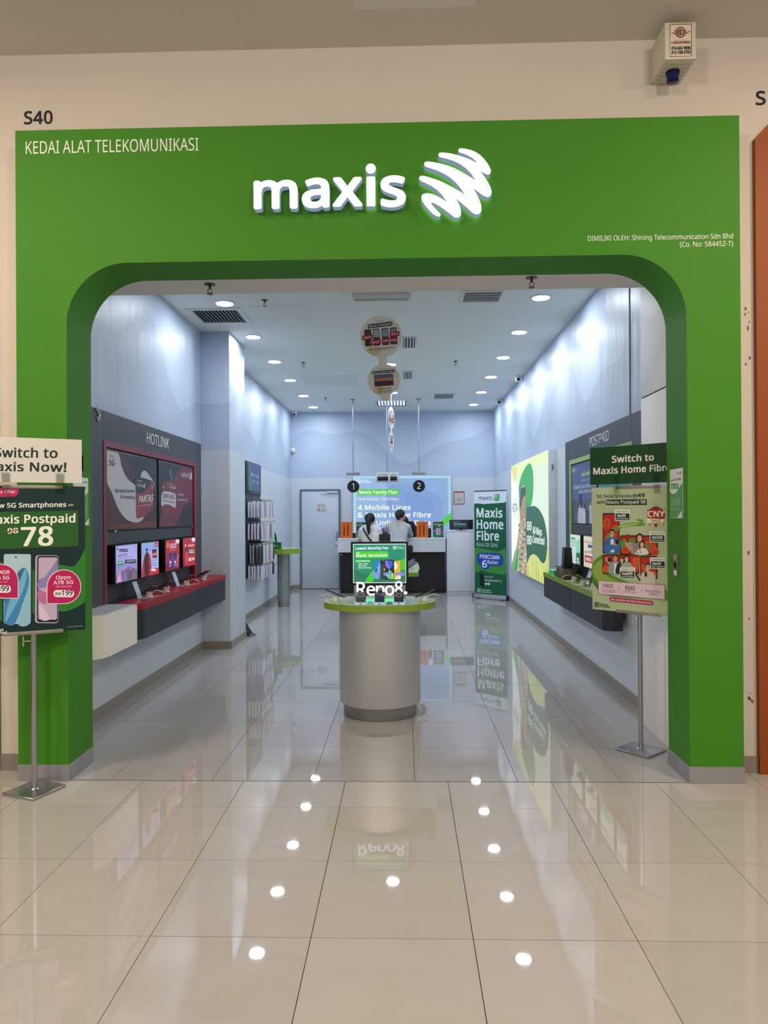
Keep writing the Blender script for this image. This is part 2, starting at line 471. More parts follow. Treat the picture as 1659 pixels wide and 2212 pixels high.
p = .605
ys = [4.322] + [3.936 - p * i for i in range(0, 9)]
xs = [-.36 + p * k for k in range(-6, 7)]
for y1, y0 in zip(ys, ys[1:]):
    for x0, x1 in zip(xs, xs[1:]): tile(x0, y0, x1, y1, TILE_A)
for x0, x1 in zip(xs, xs[1:]):                         # the strips beside the two green columns
    for a, b in ((-4.0, -2.32), (1.965, 3.3)):
        if max(x0, a) < min(x1, b): tile(max(x0, a), 4.322, min(x1, b), 4.52, TILE_A)
ys = [4.322] + [4.955 + p * i for i in range(18)]
ys[-1] = YB
xs = [XL] + [.05 + p * k for k in range(-4, 4) if XL + .05 < .05 + p * k < XR - .05] + [XR]
for y0, y1 in zip(ys, ys[1:]):
    for x0, x1 in zip(xs, xs[1:]):
        if y0 < 4.5: x0, x1 = max(x0, -2.316), min(x1, 1.962)
        if x1 > x0: tile(x0, y0, x1, y1, TILE_B)

box('threshold_joint', -2.31, 4.3195, -.004, 1.96, 4.3265, .0004, M('#4a4643', .9), floor)
# ------------------------------------------------------------------ shell
XA, XB, ZT, YF, YR = -2.316, 1.962, 3.889, 4.31, 4.65          # facade outline
OA, OB, OT, ORD = -2.012, 1.650, 3.087, .37                     # opening
fac = structure('wall_front')
arch = [(XA, 0), (OA, 0)]
arch += [(OA + ORD - ORD * math.cos(a), OT - ORD + ORD * math.sin(a)) for a in [k * PI / 32 for k in range(17)]]
arch += [(OB - ORD + ORD * math.sin(a), OT - ORD + ORD * math.cos(a)) for a in [k * PI / 32 for k in range(17)]]
arch += [(OB, 0), (XB, 0), (XB, ZT), (XA, ZT)]
MB().prism(arch, YF, YR, 'Y').build('facade_panel', GREEN, fac, angle=30)
for x0, x1 in ((XA - .003, OA + .004), (OB - .004, XB + .003)):
    box('kick_plate', x0, YF - .004, .001, x1, YR + .002, .098, ALU, fac)
# mall wall around the green surround
wm = structure('wall_mall')
b = MB(); b.box(-6, 4.5, 0, XA + .02, 4.64, 4.5); b.box(XB - .02, 4.5, 0, 6, 4.64, 4.5); b.box(XA + .02, 4.5, ZT - .12, XB - .02, 4.64, 4.5)
b.build('wall_plaster', PINK, wm, smooth=False)
for x0, x1 in ((-3.4, XA), (XB, 2.13)):
    box('skirting', x0, 4.488, .001, x1, 4.5, .10, SKIRT, wm)
# flaked paint on the wall right of the green column
b = MB()
for i in range(16):
    z = random.choice((.45, .47, .92, 1.35, 2.5, 2.72, 2.8)) + random.uniform(-.03, .03); x = 2.09 + random.uniform(-.015, .012); r = random.uniform(.003, .011)
    b.prism([(x + r * random.uniform(.5, 1) * math.cos(a), z + 1.7 * r * random.uniform(.5, 1) * math.sin(a)) for a in [k * PI / 4 for k in range(8)]], 4.4985, 4.5, 'Y')
b.build('flaked_patch', M('#7d6653', .9), wm, smooth=False)
cm = box('ceiling', -6, -4, 4.462, 6, 4.64, 4.6, GREYCEIL); tag(cm, kind='structure')
box('ceiling_light_tray', -.27, 3.45, 4.457, .42, 4.16, 4.462, M('#e4ded8', .6), cm)
# neighbours' fronts at the frame edges
o = MB().prism([(2.125, 0), (5.5, 0), (5.5, 4.02), (2.22, 3.93), (2.125, 3.83)], 4.46, 4.5, 'Y').build('trim_1', M('#93450f', .55, noise=.06, scale=2)); tag(o, kind='structure')
o = box('trim_2', -5.5, 4.47, 0, -2.527, 4.5, 3.55, MATTBLACK, bev=.01); tag(o, kind='structure')

# soffit behind the arch, right pilaster with its panel joints
o = MB().box(XL - .15, YR, 3.24, XR + .15, 5.45, 4.4).build('trim_3', BEIGE, smooth=False); tag(o, kind='structure')
pil = structure('trim_4')
for (y0, y1, z0, z1) in ((4.655, 4.955, 0, 2.42), (4.961, 5.49, 0, 2.42), (4.655, 5.49, 2.43, 3.238)):
    box('pilaster_panel', 1.762, y0, z0, 2.05, y1, z1, M('#ecebec', .5, noise=.03, scale=3), pil, bev=.002)
box('pilaster_core', 1.77, 4.655, 0, 2.05, 5.48, 3.238, MATTBLACK, pil)

wl = tag(box('wall_left', XL - .2, YR, 0, XL, YB + .2, ZC + .1, WALL), kind='structure')
wr = tag(box('wall_right', XR, 5.46, 0, XR + .2, YB + .2, ZC + .1, WALL), kind='structure')
wb = tag(box('wall_back', XL, YB, 0, XR, YB + .2, ZC + .1, WALL), kind='structure')
cs = tag(box('ceiling.001', XL - .2, 5.45, ZC, XR + .2, YB + .2, ZC + .15, SHOPCEIL), kind='structure')
box('access_hatch', -1.62, 7.55, ZC - .003, -1.0, 8.1, ZC, M('#dde1dd', .6), cs)
box('access_hatch', -1.62, 11.4, ZC - .003, -.75, 12.3, ZC, M('#d9ddd9', .6), cs)
o = tag(box('pillar', XL, 8.60, 0, -2.065, 9.42, ZC, WALL, bev=.004), kind='structure')
o = box('joint_strip', XR - .006, 6.12, 2.38, XR + .001, 6.14, ZC, M('#55586a', .5), wr)


def skirting(name, p0, p1, n=Vector((0, 0, 0))):
    root = structure(name); p0, p1 = Vector(p0), Vector(p1); d = p1 - p0; L = d.length; d.normalize()
    ang = math.atan2(d.y, d.x); root.location = p0; root.rotation_euler = (0, 0, ang)
    x = 0
    while x < L - .01:
        w = min(.6, L - x)
        box('tile', x + .001, 0, .001, x + w - .001, .012, .086, SKIRT, root); x += w


skirting('baseboard_left', (XL, YB, 0), (XL, 9.42, 0)); skirting('baseboard_left.001', (XL, 8.6, 0), (XL, YR, 0))
skirting('baseboard_pillar', (-2.065, 8.6, 0), (XL, 8.6, 0)); skirting('baseboard_pillar.001', (-2.065, 9.42, 0), (-2.065, 8.6, 0))
skirting('baseboard_right', (XR, 5.5, 0), (XR, YB, 0)); skirting('baseboard_back', (XR, YB, 0), (-1.36, YB, 0)); skirting('baseboard_back.001', (-2.21, YB, 0), (XL, YB, 0))

# ------------------------------------------------------------------ facade: lit sign, lettering, siren
SIGNFACE = M('#f4fbff', .4, emit=2.6); SIGNSIDE = M('#b9ccf2', .4, emit=.42)


def letter_solid(name, s, x0, z0, x1, z1, depth, parent, mats, bold=.024, y=0.):
    """one extruded letter filling the box x0..x1, z0..z1; front face mats[0], sides mats[1]"""
    me = text_mesh(s, bold, .5, 5)
    a = [v.co.copy() for v in me.vertices]; ax, bx = min(v.x for v in a), max(v.x for v in a); ay, by = min(v.y for v in a), max(v.y for v in a)
    for v in me.vertices:
        c = v.co.copy(); v.co = (x0 + (c.x - ax) / (bx - ax) * (x1 - x0), y - (c.z + .5) * depth, z0 + (c.y - ay) / (by - ay) * (z1 - z0))
    me.materials.clear()
    for m in mats: me.materials.append(m)
    me.update()
    for pl in me.polygons: pl.material_index = 0 if abs(pl.normal.y) > .8 and pl.center.y < y - depth * .8 else min(1, len(mats) - 1)
    bm = bmesh.new(); bm.from_mesh(me); bmesh.ops.remove_doubles(bm, verts=bm.verts[:], dist=1e-6); bmesh.ops.recalc_face_normals(bm, faces=bm.faces[:]); bm.to_mesh(me); bm.free()
    return obj(name, me, parent)


sg = thing('illuminated_sign', 'white backlit maxis letters with striped round emblem on the green shopfront', 'sign', (0, YF, 0))
_sg = [SIGNFACE, SIGNSIDE]; b = MB(); b.prism(rrect(-.209, 3.369, -.159, 3.541, .004, 2), -.068, -.018, 'Y', 0, 1); b.prism([(-.184 + .029 * math.cos(a), 3.588 + .029 * math.sin(a)) for a in [k * PI / 16 for k in range(32)]], -.068, -.018, 'Y', 0, 1); b.build('letter', _sg, sg, smooth=False)
for ch, (x0, z0, x1, z1) in dict(m=(-.869, 3.363, -.612, 3.532), a=(-.587, 3.363, -.426, 3.541), x=(-.409, 3.369, -.232, 3.541), s=(-.128, 3.361, .019, 3.546)).items():
    letter_solid('letter', ch, x0, z0, x1, z1, .05, sg, [SIGNFACE, SIGNSIDE], y=-.018)
b = MB(); b.prism([(.097 + (x - 198) / 1172 * .417, 3.695 - (y - 143) / 1153 * .402) for x, y in EMBLEM], -.068, -.018, 'Y', 0, 1)
b.build('emblem', [SIGNFACE, SIGNSIDE], sg, smooth=False)
b = MB()
for x, z in ((-.848, 3.44), (-.638, 3.44), (-.446, 3.44), (-.32, 3.455), (-.184, 3.45), (-.05, 3.378), (.2, 3.45), (.33, 3.5), (.42, 3.6)): b.cyl((x, -.019, z), (x, .0, z), .008, seg=8)
tag(b.build('stand_off', ALU, sg), kind='stuff')


def lettering(name, label, rows, mats, parent=None, loc=(0, 0, 0), rz=0., split=False, cat='lettering'):
    """vinyl cut letters: rows of (text, x0, z0, x1, cap, bold)"""
    root = thing(name, label, cat, loc, rz)
    for (t, x0, z0, x1, cap, bold) in rows:
        me = text_mesh(t, bold, .5, 4)
        a, bb = min(v.co.x for v in me.vertices), max(v.co.x for v in me.vertices)
        for v in me.vertices: v.co = (x0 + (v.co.x - a) / (bb - a) * (x1 - x0), -.0004 - (v.co.z + .5) * .0012, z0 + v.co.y / CAP * cap)
        me.materials.clear(); me.materials.append(mats)
        bm = bmesh.new(); bm.from_mesh(me); bmesh.ops.recalc_face_normals(bm, faces=bm.faces[:]); bm.to_mesh(me); bm.free()
        obj('letters', me, root)
    return root


VINYL = M('#e9ece2', .5)
lettering('unit_number', 'black lot number S40 on the cream wall above the green surround', [('S40', -2.362, 4.031, -2.180, .077, .022)], M('#0d0d0e', .5), loc=(0, 4.5, 0))
lettering('unit_number', 'black letter S of the next lot number, cut by the picture edge', [('S', 2.148, 4.052, 2.208, .08, .022)], M('#0d0d0e', .5), loc=(0, 4.5, 0))
lettering('shop_trade_lettering', 'white lettering KEDAI ALAT TELEKOMUNIKASI in the upper corner of the green surround', [('KEDAI ALAT TELEKOMUNIKASI', -2.252, 3.748, -1.211, .074, -.004)], VINYL, loc=(0, YF, 0))
lettering('owner_lettering', 'small white two-line owner lettering DIMILIKI OLEH on the green surround', [('DIMILIKI OLEH: Shining Telecommunication Sdn Bhd', 1.083, 3.171, 1.921, .029, .002), ('(Co. No: 584452-T)', 1.615, 3.127, 1.921, .029, .002)], VINYL, loc=(0, YF, 0))

sb = thing('siren_box', 'white metal alarm siren box with a blue beacon under the mall ceiling', 'alarm box', (1.605, 4.5, 4.188))
CASE = M('#d6d0be', .45, noise=.04, scale=6)
MB().box(-.088, -.25, 0, .088, 0, .212, 0, .004).build('housing', CASE, sb)
b = MB()
for r in range(5):
    for c in range(7):
        if 1 < c < 5 and 0 < r: continue
        x, y = -.062 + c * .0207, -.2 + r * .038; b.cyl((x, y, -.0006), (x, y, .001), .0035, seg=8)
tag(b.build('sound_hole', MATTBLACK, sb), kind='stuff')
b = MB(); b.lathe([(.040, -.012), (.040, 0)], 28, 1, Matrix.Translation((0, -.125, 0))); b.lathe([(.030, -.062), (.035, -.058), (.037, -.012)], 28, 0, Matrix.Translation((0, -.125, 0)))
b.build('beacon', [M('#1a1466', .12, trans=.25), BLACK], sb)
s = Sheet(.126, .188, [(620, 365), (1280, 362), (1285, 1305), (630, 1318)])
s.full('#7d1c26'); s.rr(640, 385, 1262, 1298, 4, '#e2d9c6')
for dx in (-1, 1):
    for k, (r, w) in enumerate(((190, 16), (160, 14))): s.ell(945 + dx * (r - 40), 610, 34 - k * 6, 80 - k * 18, '#8a1a26'); s.ell(945 + dx * (r - 62), 610, 34, 84, '#e2d9c6')
    s.line(945 + dx * 190, 650, 945 + dx * 270, 570 if dx > 0 else 610, 22, '#8a1a26')
s.ell(945, 612, 150, 158, '#7d1420'); s.ell(945, 612, 118, 125, '#e9dfcd'); s.ell(945, 612, 105, 98, '#17131a')
s.poly([(945 + 105 * math.sin(a), 612 - 98 * math.cos(a)) for a in [k * PI / 12 for k in range(13)]], '#8a1a26'); s.ell(940, 612, 62, 62, '#e9dfcd'); s.rect(930, 520, 960, 705, '#8a1a26'); s.ell(925, 612, 30, 36, '#17131a')
s.text('********', 740, 868, 1165, 862, 22, '#7d1c26', .0); s.text('U DOM ENTERPRISE', 672, 950, 1230, 940, 62, '#8f1420', .03)
s.text('016-663 9696', 675, 1120, 1242, 1112, 88, '#0d0c0e', .03); s.text('012-708 0792', 675, 1246, 1245, 1236, 88, '#0d0c0e', .03)
s.build('sticker', sb, (-.062, -.2505, .014))

# ------------------------------------------------------------------ flyers and key switch on the jambs
def flyer(name, label, loc, rz):
    t = thing(name, label, 'flyer', loc, rz)
    box('backing', -.105, -.0022, 0, .105, 0, .300, WHITE, t)
    s = Sheet(.206, .296, [(950, 500), (1097, 480), (1097, 1030), (950, 1025)])
    s.full('#eef0ee'); s.poly([(950, 735), (975, 765), (1015, 755), (1060, 690), (1097, 640), (1097, 1030), (950, 1025)], '#54a456')
    s.text('maxis', 1028, 545, 1066, 541, 16, '#1f3a70', .02); s.emblem(1070, 515, 1086, 545, '#3b9a48'); s.text('Join Us Today!', 962, 625, 1078, 608, 26, '#2f3a36', .01)
    s.rect(962, 650, 1048, 705, '#3d9848'); s.text('RM 300', 968, 698, 1040, 690, 30, '#eef4ee', .01)
    for k in range(7):
        s.line(965, 812 + k * 14, 1005 + (k * 7) % 15, 812 + k * 14, 4, '#bfe0bd'); s.line(1022, 812 + k * 12, 1070 + (k * 5) % 12, 812 + k * 12, 4, '#bfe0bd')
    s.text('Maxis for Business', 962, 938, 1070, 932, 10, '#d9ecd8'); s.poly([(1040, 1028), (1097, 945), (1097, 1030)], '#eef0ee')
    s.build('print', t, (-.103, -.0024, .002)); return t


flyer('flyer', 'white and green flyer taped on the green jamb by the fibre poster', (OB, 4.485, 1.543), -PI / 2)
flyer('flyer', 'white and green flyer peeking out behind the smartphone poster stand', (OA, 4.49, 1.52), PI / 2)
ks = thing('key_switch', 'small steel shutter key switch set in the green jamb', 'switch', (OB, 4.50, 1.185), -PI / 2)
box('plate', -.037, -.006, 0, .037, 0, .145, M('#7f8478', .4, metal=.5), ks, bev=.004)
b = MB(); b.lathe([(.018, 0), (.018, .006), (.013, .008)], 24, 0, Matrix.Translation((0, -.006, .073)) @ Matrix.Rotation(PI / 2, 4, 'X')); b.build('lock', MATTBLACK, ks)
box('key_slot', -.003, -.0155, .066, .003, -.0135, .08, STEEL, ks)
box('sticker', -.024, -.0068, .104, .024, -.006, .137, M('#a88f8b', .5), ks); box('rating_label', -.022, -.0068, .012, .022, -.006, .04, WHITE, ks)
tp = thing('tape_patch', 'clear tape patch left on the green jamb beside the smartphone poster', 'tape', (OA, 4.48, 1.86), PI / 2)
box('tape_film', -.045, -.0008, 0, .05, 0, .10, TAPE, tp)

# ------------------------------------------------------------------ poster stands
def poster_stand(label, loc, plate_rz, poster_rz, hd, ps, hdr_w, ox):
    t = thing('poster_stand', label, 'poster stand', loc)
    q = Matrix.Rotation(plate_rz, 4, 'Z')
    MB().box(-.118, -.118, 0.0005, .118, .118, .015, 0, .002, 1, q).build('base_plate', STEEL, t)
    MB().cyl((0, 0, .012), (0, 0, 1.76), .0165, seg=24).lathe([(.026, .015), (.02, .022)], 24).build('pole', STEEL, t)
    r = thing('poster_frame', None, None); r.parent = t; r.location = (0, 0, 0); r.rotation_euler = (0, 0, poster_rz)
    b = MB(); b.cyl((-.016, 0, .865), (-.05, 0, .865), .006, seg=12); b.box(-.058, -.006, .835, -.05, .006, .895, 0, .002); b.build('clamp_knob', CHROME, r)
    CL = M('#9b948c', .4, metal=.5)
    for z0, z1 in ((.905, .925), (1.738, 1.758)): box('clip_rail', -.155, -.034, z0, .155, -.012, z1, CL, r, bev=.002)
    bd = box('poster_board', ox - .31, -.0295, .912, ox + .31, -.0255, 1.752, WHITE, r)
    s = ps; s.build('print', r, (ox - .31, -.0297, .912))
    box('header_card', hdr_w[0], -.042, 1.772, hdr_w[1], -.038, 2.026, WHITE, r)
    hd.build('print', r, (hdr_w[0], -.0422, 1.772))
    for x in (-.14, .14): box('tape_strip', x - .022, -.0475, 1.71, x + .022, -.0468, 1.83, TAPE, r)
    return t


# left stand artwork
W6 = .62
s = Sheet(.62, .84, [(-340, 580), (806, 592), (828, 1935), (-340, 2028)])
s.full('#052b2a')
s.curve([(-340, 1900), (-340, 1350), (100, 1300), (520, 1440), (720, 1330), (840, 1150), (870, 1400), (820, 1650), (560, 1770), (200, 1800), (-100, 1900)], '#20692a')
s.curve([(560, 1330), (720, 1330), (840, 1160), (850, 1500), (820, 1670), (580, 1760), (540, 1500)], '#2b7d2c')
s.poly([(-250, 600), (185, 612), (180, 655), (150, 684), (-250, 690)], '#c31f62'); s.text('Limited Time Offer', -225, 655, 150, 655, 30, '#f4e6ec', .02)
s.text('New 5G Smartphones', -95, 790, 633, 778, 42, '#f2f3ee', .02); s.text('with', 652, 770, 700, 770, 18, '#dfe6df', .01)
s.poly([(-320, 835), (745, 815), (753, 1145), (-320, 1190)], '#245c1e')
s.text('Maxis Postpaid', -130, 938, 720, 922, 76, '#f2f3ee', .022); s.text('98', 78, 1030, 180, 1024, 48, '#f2f3ee', .02); s.line(72, 1015, 182, 990, 8, '#b32a3c')
s.text('78', 205, 1145, 512, 1136, 172, '#f2f3ee', .022)
s.rr(30, 1212, 312, 1898, 26, '#101416'); s.rr(42, 1222, 302, 1888, 20, '#a9cdd6')
s.curve([(45, 1850), (60, 1600), (150, 1430), (230, 1350), (275, 1400), (285, 1500), (240, 1650), (150, 1885), (60, 1885)], '#3f87c2'); s.curve([(60, 1870), (90, 1700), (190, 1480), (240, 1370), (262, 1420), (230, 1560), (130, 1760)], '#6fb4d8')
s.curve([(48, 1640), (90, 1530), (180, 1400), (230, 1355), (210, 1440), (120, 1580), (60, 1680)], '#2c6f86'); s.curve([(180, 1885), (250, 1650), (290, 1480), (300, 1700), (290, 1885)], '#8ec3d6'); s.ell(158, 1250, 8, 8, '#101416')
s.rr(343, 1232, 566, 1878, 30, '#b8a5c8'); s.rr(362, 1238, 562, 1868, 26, '#101016'); s.rr(374, 1252, 554, 1844, 18, '#c1aecb')
s.curve([(376, 1470), (440, 1430), (520, 1320), (552, 1290), (552, 1500), (470, 1530), (376, 1540)], '#8d84bb'); s.curve([(376, 1560), (460, 1590), (552, 1590), (552, 1650), (460, 1700), (376, 1660)], '#b9709f'); s.curve([(380, 1700), (440, 1760), (480, 1840), (400, 1842)], '#d9c9de')
for (cx, cy, tx) in ((20, 1480, -1), (618, 1530, 1)):
    for g, hcol in ((1.0, '#f0dfe6'), (.955, '#b8185c')):
        r = 165 * g; pts = [(cx + r * math.cos(a), cy + r * math.sin(a)) for a in [PI * .5 - k * PI * 1.5 / 18 for k in range(19)]]
        pts = [(cx + tx * (x - cx), y) for x, y in pts]; s.poly(pts + [(cx - tx * r, cy + r)], hcol)
s.text('Oppo', 540, 1458, 682, 1452, 32, '#f4e6ec', .02); s.text('A78 5G', 516, 1508, 706, 1500, 33, '#f4e6ec', .02); s.text('RRP RM1,099', 543, 1538, 690, 1532, 16, '#e5a9c0', .0); s.line(540, 1532, 692, 1526, 3, '#e5a9c0')
s.rr(518, 1560, 715, 1628, 32, '#f4eef0'); s.text('RM', 535, 1612, 590, 1610, 30, '#101820', .015); s.text('199', 598, 1612, 700, 1608, 48, '#101820', .02)
s.text('HONOR', -68, 1412, 100, 1410, 34, '#f4e6ec', .02); s.text('X9a 5G', -75, 1464, 95, 1462, 34, '#f4e6ec', .02); s.text('RRP RM1,499', -70, 1498, 78, 1494, 16, '#e5a9c0', 0)
s.rr(-100, 1518, 110, 1590, 32, '#f4eef0'); s.text('RM', -85, 1574, -30, 1572, 30, '#101820', .015); s.text('399', -22, 1574, 92, 1572, 50, '#101820', .02)
s.loops(-190, 1965, 18, '#f0f3ee'); s.text('All-Ways', -130, 1962, 40, 1955, 26, '#f0f3ee', .02); s.text('Connected', -130, 1996, 72, 1982, 26, '#f0f3ee', .02); s.text('Terms and conditions apply.', 650, 1918, 802, 1902, 10, '#a8c0b4', 0)
h1 = Sheet(.60, .254, [(-330, 95), (783, 150), (802, 550), (-330, 556)])
h1.full('#d5d2cc'); h1.text('Switch to', -14, 308, 580, 316, 88, '#0d2e2c', .022); h1.text('Maxis Now!', -120, 442, 664, 446, 84, '#0d2e2c', .022)
poster_stand('steel poster stand with smartphone poster under a white Switch to Maxis Now card', (-2.137, 4.15, 0), math.radians(-20), math.radians(28), h1, s, (-.345, .258), -.035)

# right stand artwork
s = Sheet(.62, .84, [(65, 680), (1046, 633), (1050, 2090), (77, 1985)])
s.full('#b6c49c')
for (cx, cy, n) in ((190, 690, 0), (130, 1350, 1), (880, 1150, 2), (860, 1620, 3), (900, 700, 4), (200, 915, 5)):
    for i in range(6):
        for j in range(4):
            x, y = cx - 75 + i * 26, cy - 40 + j * 36; s.ring(x, y, 17, 19.5, '#ced7bb', 10)
s.text('5G Smartphones', 122, 788, 508, 778, 36, '#26302c', .009); s.text('RM', 522, 776, 572, 772, 32, '#101a18', .012); s.text('49', 576, 776, 655, 772, 44, '#101a18', .02); s.line(522, 784, 574, 781, 3, '#101a18')
s.text('with', 122, 854, 213, 850, 36, '#26302c', .009); s.poly([(225, 805), (678, 795), (678, 858), (225, 865)], '#10302e'); s.text('Maxis Postpaid 98', 235, 851, 665, 843, 38, '#f1f2ea', .006)
# green ribbon
s.curve([(62, 1580), (90, 1480), (200, 1400), (420, 1370), (700, 1400), (820, 1380), (700, 1440), (420, 1430), (250, 1460), (200, 1540), (330, 1640), (560, 1720), (880, 1780), (980, 1900), (700, 1880), (400, 1860), (180, 1800), (80, 1700)], '#5f9030')
s.curve([(80, 1560), (130, 1480), (210, 1450), (180, 1520), (200, 1600), (330, 1680), (560, 1760), (400, 1770), (200, 1720), (110, 1650)], '#8fb24a'); s.curve([(72, 1640), (150, 1740), (300, 1820), (560, 1850), (300, 1850), (140, 1780)], '#3d6e22')
# upper left phone with the man, landscape phone with two women, family of three, man at right
s.rr(188, 952, 374, 1388, 14, '#17130f'); s.rr(196, 965, 364, 1372, 10, '#b82b1e')
for (x, y) in ((230, 1090), (330, 1120), (235, 1045), (300, 1190)): s.ell(x, y, 40, 38, '#d65a28', 14); s.ell(x, y + 8, 26, 26, '#c33c20', 12)
s.curve([(215, 1240), (260, 1160), (340, 1100), (470, 1060), (600, 1050), (640, 1020), (560, 1015), (600, 1035), (655, 1060), (640, 1085), (520, 1090), (400, 1110), (300, 1180), (245, 1270)], '#6c9c34'); s.curve([(360, 1095), (470, 1070), (600, 1062), (520, 1082), (400, 1104)], '#a9c765')
s.rr(382, 1192, 802, 1408, 18, '#17130f'); s.rr(394, 1204, 790, 1394, 12, '#b82b1e')
for (x, y) in ((740, 1330), (690, 1300), (770, 1370), (440, 1340)): s.ell(x, y, 48, 46, '#d65a28', 14); s.ell(x, y + 8, 30, 30, '#c33c20', 12)
s.curve([(395, 1250), (480, 1230), (600, 1240), (690, 1290), (700, 1340), (600, 1290), (480, 1280), (395, 1330)], '#5f9030')
s.rr(188, 1402, 590, 1612, 12, '#17130f'); s.rr(196, 1412, 582, 1600, 10, '#b82b1e')
for (x, y) in ((540, 1540), (560, 1470), (230, 1560)): s.ell(x, y, 46, 42, '#d65a28', 14)
s.rr(604, 1418, 798, 1668, 12, '#17130f'); s.rr(612, 1428, 788, 1656, 10, '#b82b1e'); s.ell(660, 1540, 40, 40, '#d65a28', 14); s.ell(745, 1620, 44, 40, '#d65a28', 14)
s.bust(292, 1172, 62, '#17120f', '#c99878', '#3766ad', 1378, .9); s.poly([(278, 1235), (312, 1235), (318, 1378), (272, 1378)], '#e8e8e6'); s.curve([(215, 1330), (270, 1300), (340, 1280), (372, 1310), (370, 1340), (320, 1340), (250, 1370)], '#3e70b8'); s.ell(330, 1285, 30, 20, '#c99878', 12); s.rr(330, 1245, 364, 1290, 5, '#14171c')
s.bust(600, 1222, 64, '#1d1512', '#d8ab8c', '#8f8480', 1396, .95, True); s.curve([(460, 1262), (490, 1262), (560, 1300), (600, 1330), (560, 1396), (470, 1340), (440, 1290)], '#a89c96'); s.ell(462, 1262, 26, 34, '#d8ab8c', 12); s.rr(446, 1182, 482, 1272, 6, '#8e2a2c')
s.bust(625, 1290, 50, '#2a1c15', '#dcb092', '#e3e0dd', 1398, .95, True)
for k in range(14): s.ell(530 + (k * 37) % 90, 1300 + (k * 23) % 85, 9, 7, '#5d4a48', 8)
s.bust(330, 1440, 54, '#1a1512', '#c99878', '#8fa0a6', 1604, .9); s.poly([(318, 1495), (345, 1495), (350, 1604), (312, 1604)], '#e6e6e2'); s.curve([(230, 1455), (270, 1480), (310, 1500), (290, 1540), (240, 1490)], '#8fa0a6'); s.ell(238, 1455, 20, 26, '#c99878', 12); s.rr(245, 1440, 285, 1475, 5, '#1a2230')
s.bust(400, 1460, 46, '#2a1c15', '#d8ab8c', '#2b2726', 1604, .9, True); s.bust(455, 1450, 50, '#2a1c15', '#d8ab8c', '#a6aeb2', 1604, .9, True)
s.bust(690, 1540, 62, '#17120f', '#d8ab8c', '#c8c4b4', 1722, .9); s.ell(676, 1632, 24, 18, '#d8ab8c', 12); s.rr(655, 1590, 682, 1640, 4, '#27150f'); s.poly([(545, 1610), (560, 1605), (612, 1680), (600, 1690)], '#171a1c')
# lantern
s.line(783, 822, 785, 885, 3, '#7a8a60'); s.ell(785, 968, 100, 90, '#a51d22', 28); s.rr(755, 876, 812, 896, 6, '#7e1418'); s.text('CNY', 690, 990, 885, 982, 62, '#f0e6d6', .03); s.poly([(680, 1004), (888, 1012), (862, 1052), (680, 1060)], '#efe3c4'); s.text('SALE', 730, 1046, 838, 1046, 32, '#8a1a20', .012); s.rect(768, 1062, 796, 1096, '#a51d22')
for (x, y) in ((690, 915), (880, 900), (712, 1075), (870, 1070)): s.ell(x, y, 8, 11, '#8d7a2e', 8)
for (x0, y0, nm, pr, rrp) in ((325, 912, 'VIVO Y30 5G', '99', 'RRP RM1,099'), (715, 1146, 'VIVO Y77 5G', '349', 'RRP RM1,299'), (718, 1432, 'HONOR X8 5G', '49', 'RRP RM999'), (380, 1540, 'HONOR 70 5G', '699', 'RRP RM1,999')):
    s.rr(x0, y0, x0 + 170, y0 + 124, 12, '#eff0e8'); s.rr(x0 + 7, y0 + 42, x0 + 163, y0 + 116, 8, '#12322f'); s.text(nm, x0 + 16, y0 + 32, x0 + 152, y0 + 32, 19, '#14201e', .02)
    s.text('RM', x0 + 26, y0 + 83, x0 + 74, y0 + 83, 28, '#eef1ea', .02); s.text(pr, x0 + 78, y0 + 83, x0 + 102 + 22 * len(pr) - 26, y0 + 83, 32, '#eef1ea', .025); s.text(rrp, x0 + 18, y0 + 107, x0 + 150, y0 + 107, 14, '#d2dcd4', .01); s.line(x0 + 16, y0 + 102, x0 + 152, y0 + 98, 3, '#d2dcd4')
s.poly([(143, 1680), (884, 1732), (884, 1895), (143, 1825)], '#b07a78'); s.poly([(148, 1686), (878, 1738), (878, 1888), (148, 1820)], '#e3cbd8')
s.text('FREE', 200, 1758, 310, 1764, 40, '#2a2628', .01); s.text('3 mths Protection', 176, 1788, 336, 1800, 19, '#4a3f44', 0); s.text('with SafeDevice', 188, 1808, 330, 1820, 19, '#4a3f44', 0)
s.text('RM0', 440, 1784, 548, 1792, 48, '#2a2628', .01); s.line(440, 1792, 505, 1797, 3, '#2a2628'); s.text('Advance Payment', 406, 1812, 580, 1824, 20, '#3a5a86', 0); s.text('Fast and Easy', 662, 1804, 842, 1818, 25, '#2a2628', .006); s.text('Trade-In', 702, 1836, 804, 1844, 25, '#2a2628', .006)
for x in (370, 622): s.line(x, 1715, x, 1850, 2, '#8e6f7a'); s.rect(x - 8, 1772 + (x - 370) * .07, x + 8, 1776 + (x - 370) * .07, '#2a2628'); s.rect(x - 2, 1766 + (x - 370) * .07, x + 2, 1782 + (x - 370) * .07, '#2a2628')
s.poly([(266, 1865), (280, 1858), (740, 1905), (752, 1925), (740, 1950), (280, 1902), (266, 1885)], '#b3164f'); s.text('Also available with Maxis Business Plan', 280, 1892, 734, 1938, 22, '#f3dfe6', .014)
s.loops(127, 1938, 14, '#1d4a2a'); s.text('All-Ways', 163, 1945, 250, 1952, 20, '#1d4a2a', .02); s.text('Connected', 163, 1965, 270, 1975, 20, '#1d4a2a', .02); s.text('Terms apply', 840, 2052, 918, 2060, 8, '#5a6a4c', 0)
h2 = Sheet(.62, .254, [(75, 240), (985, 166), (985, 612), (75, 634)])
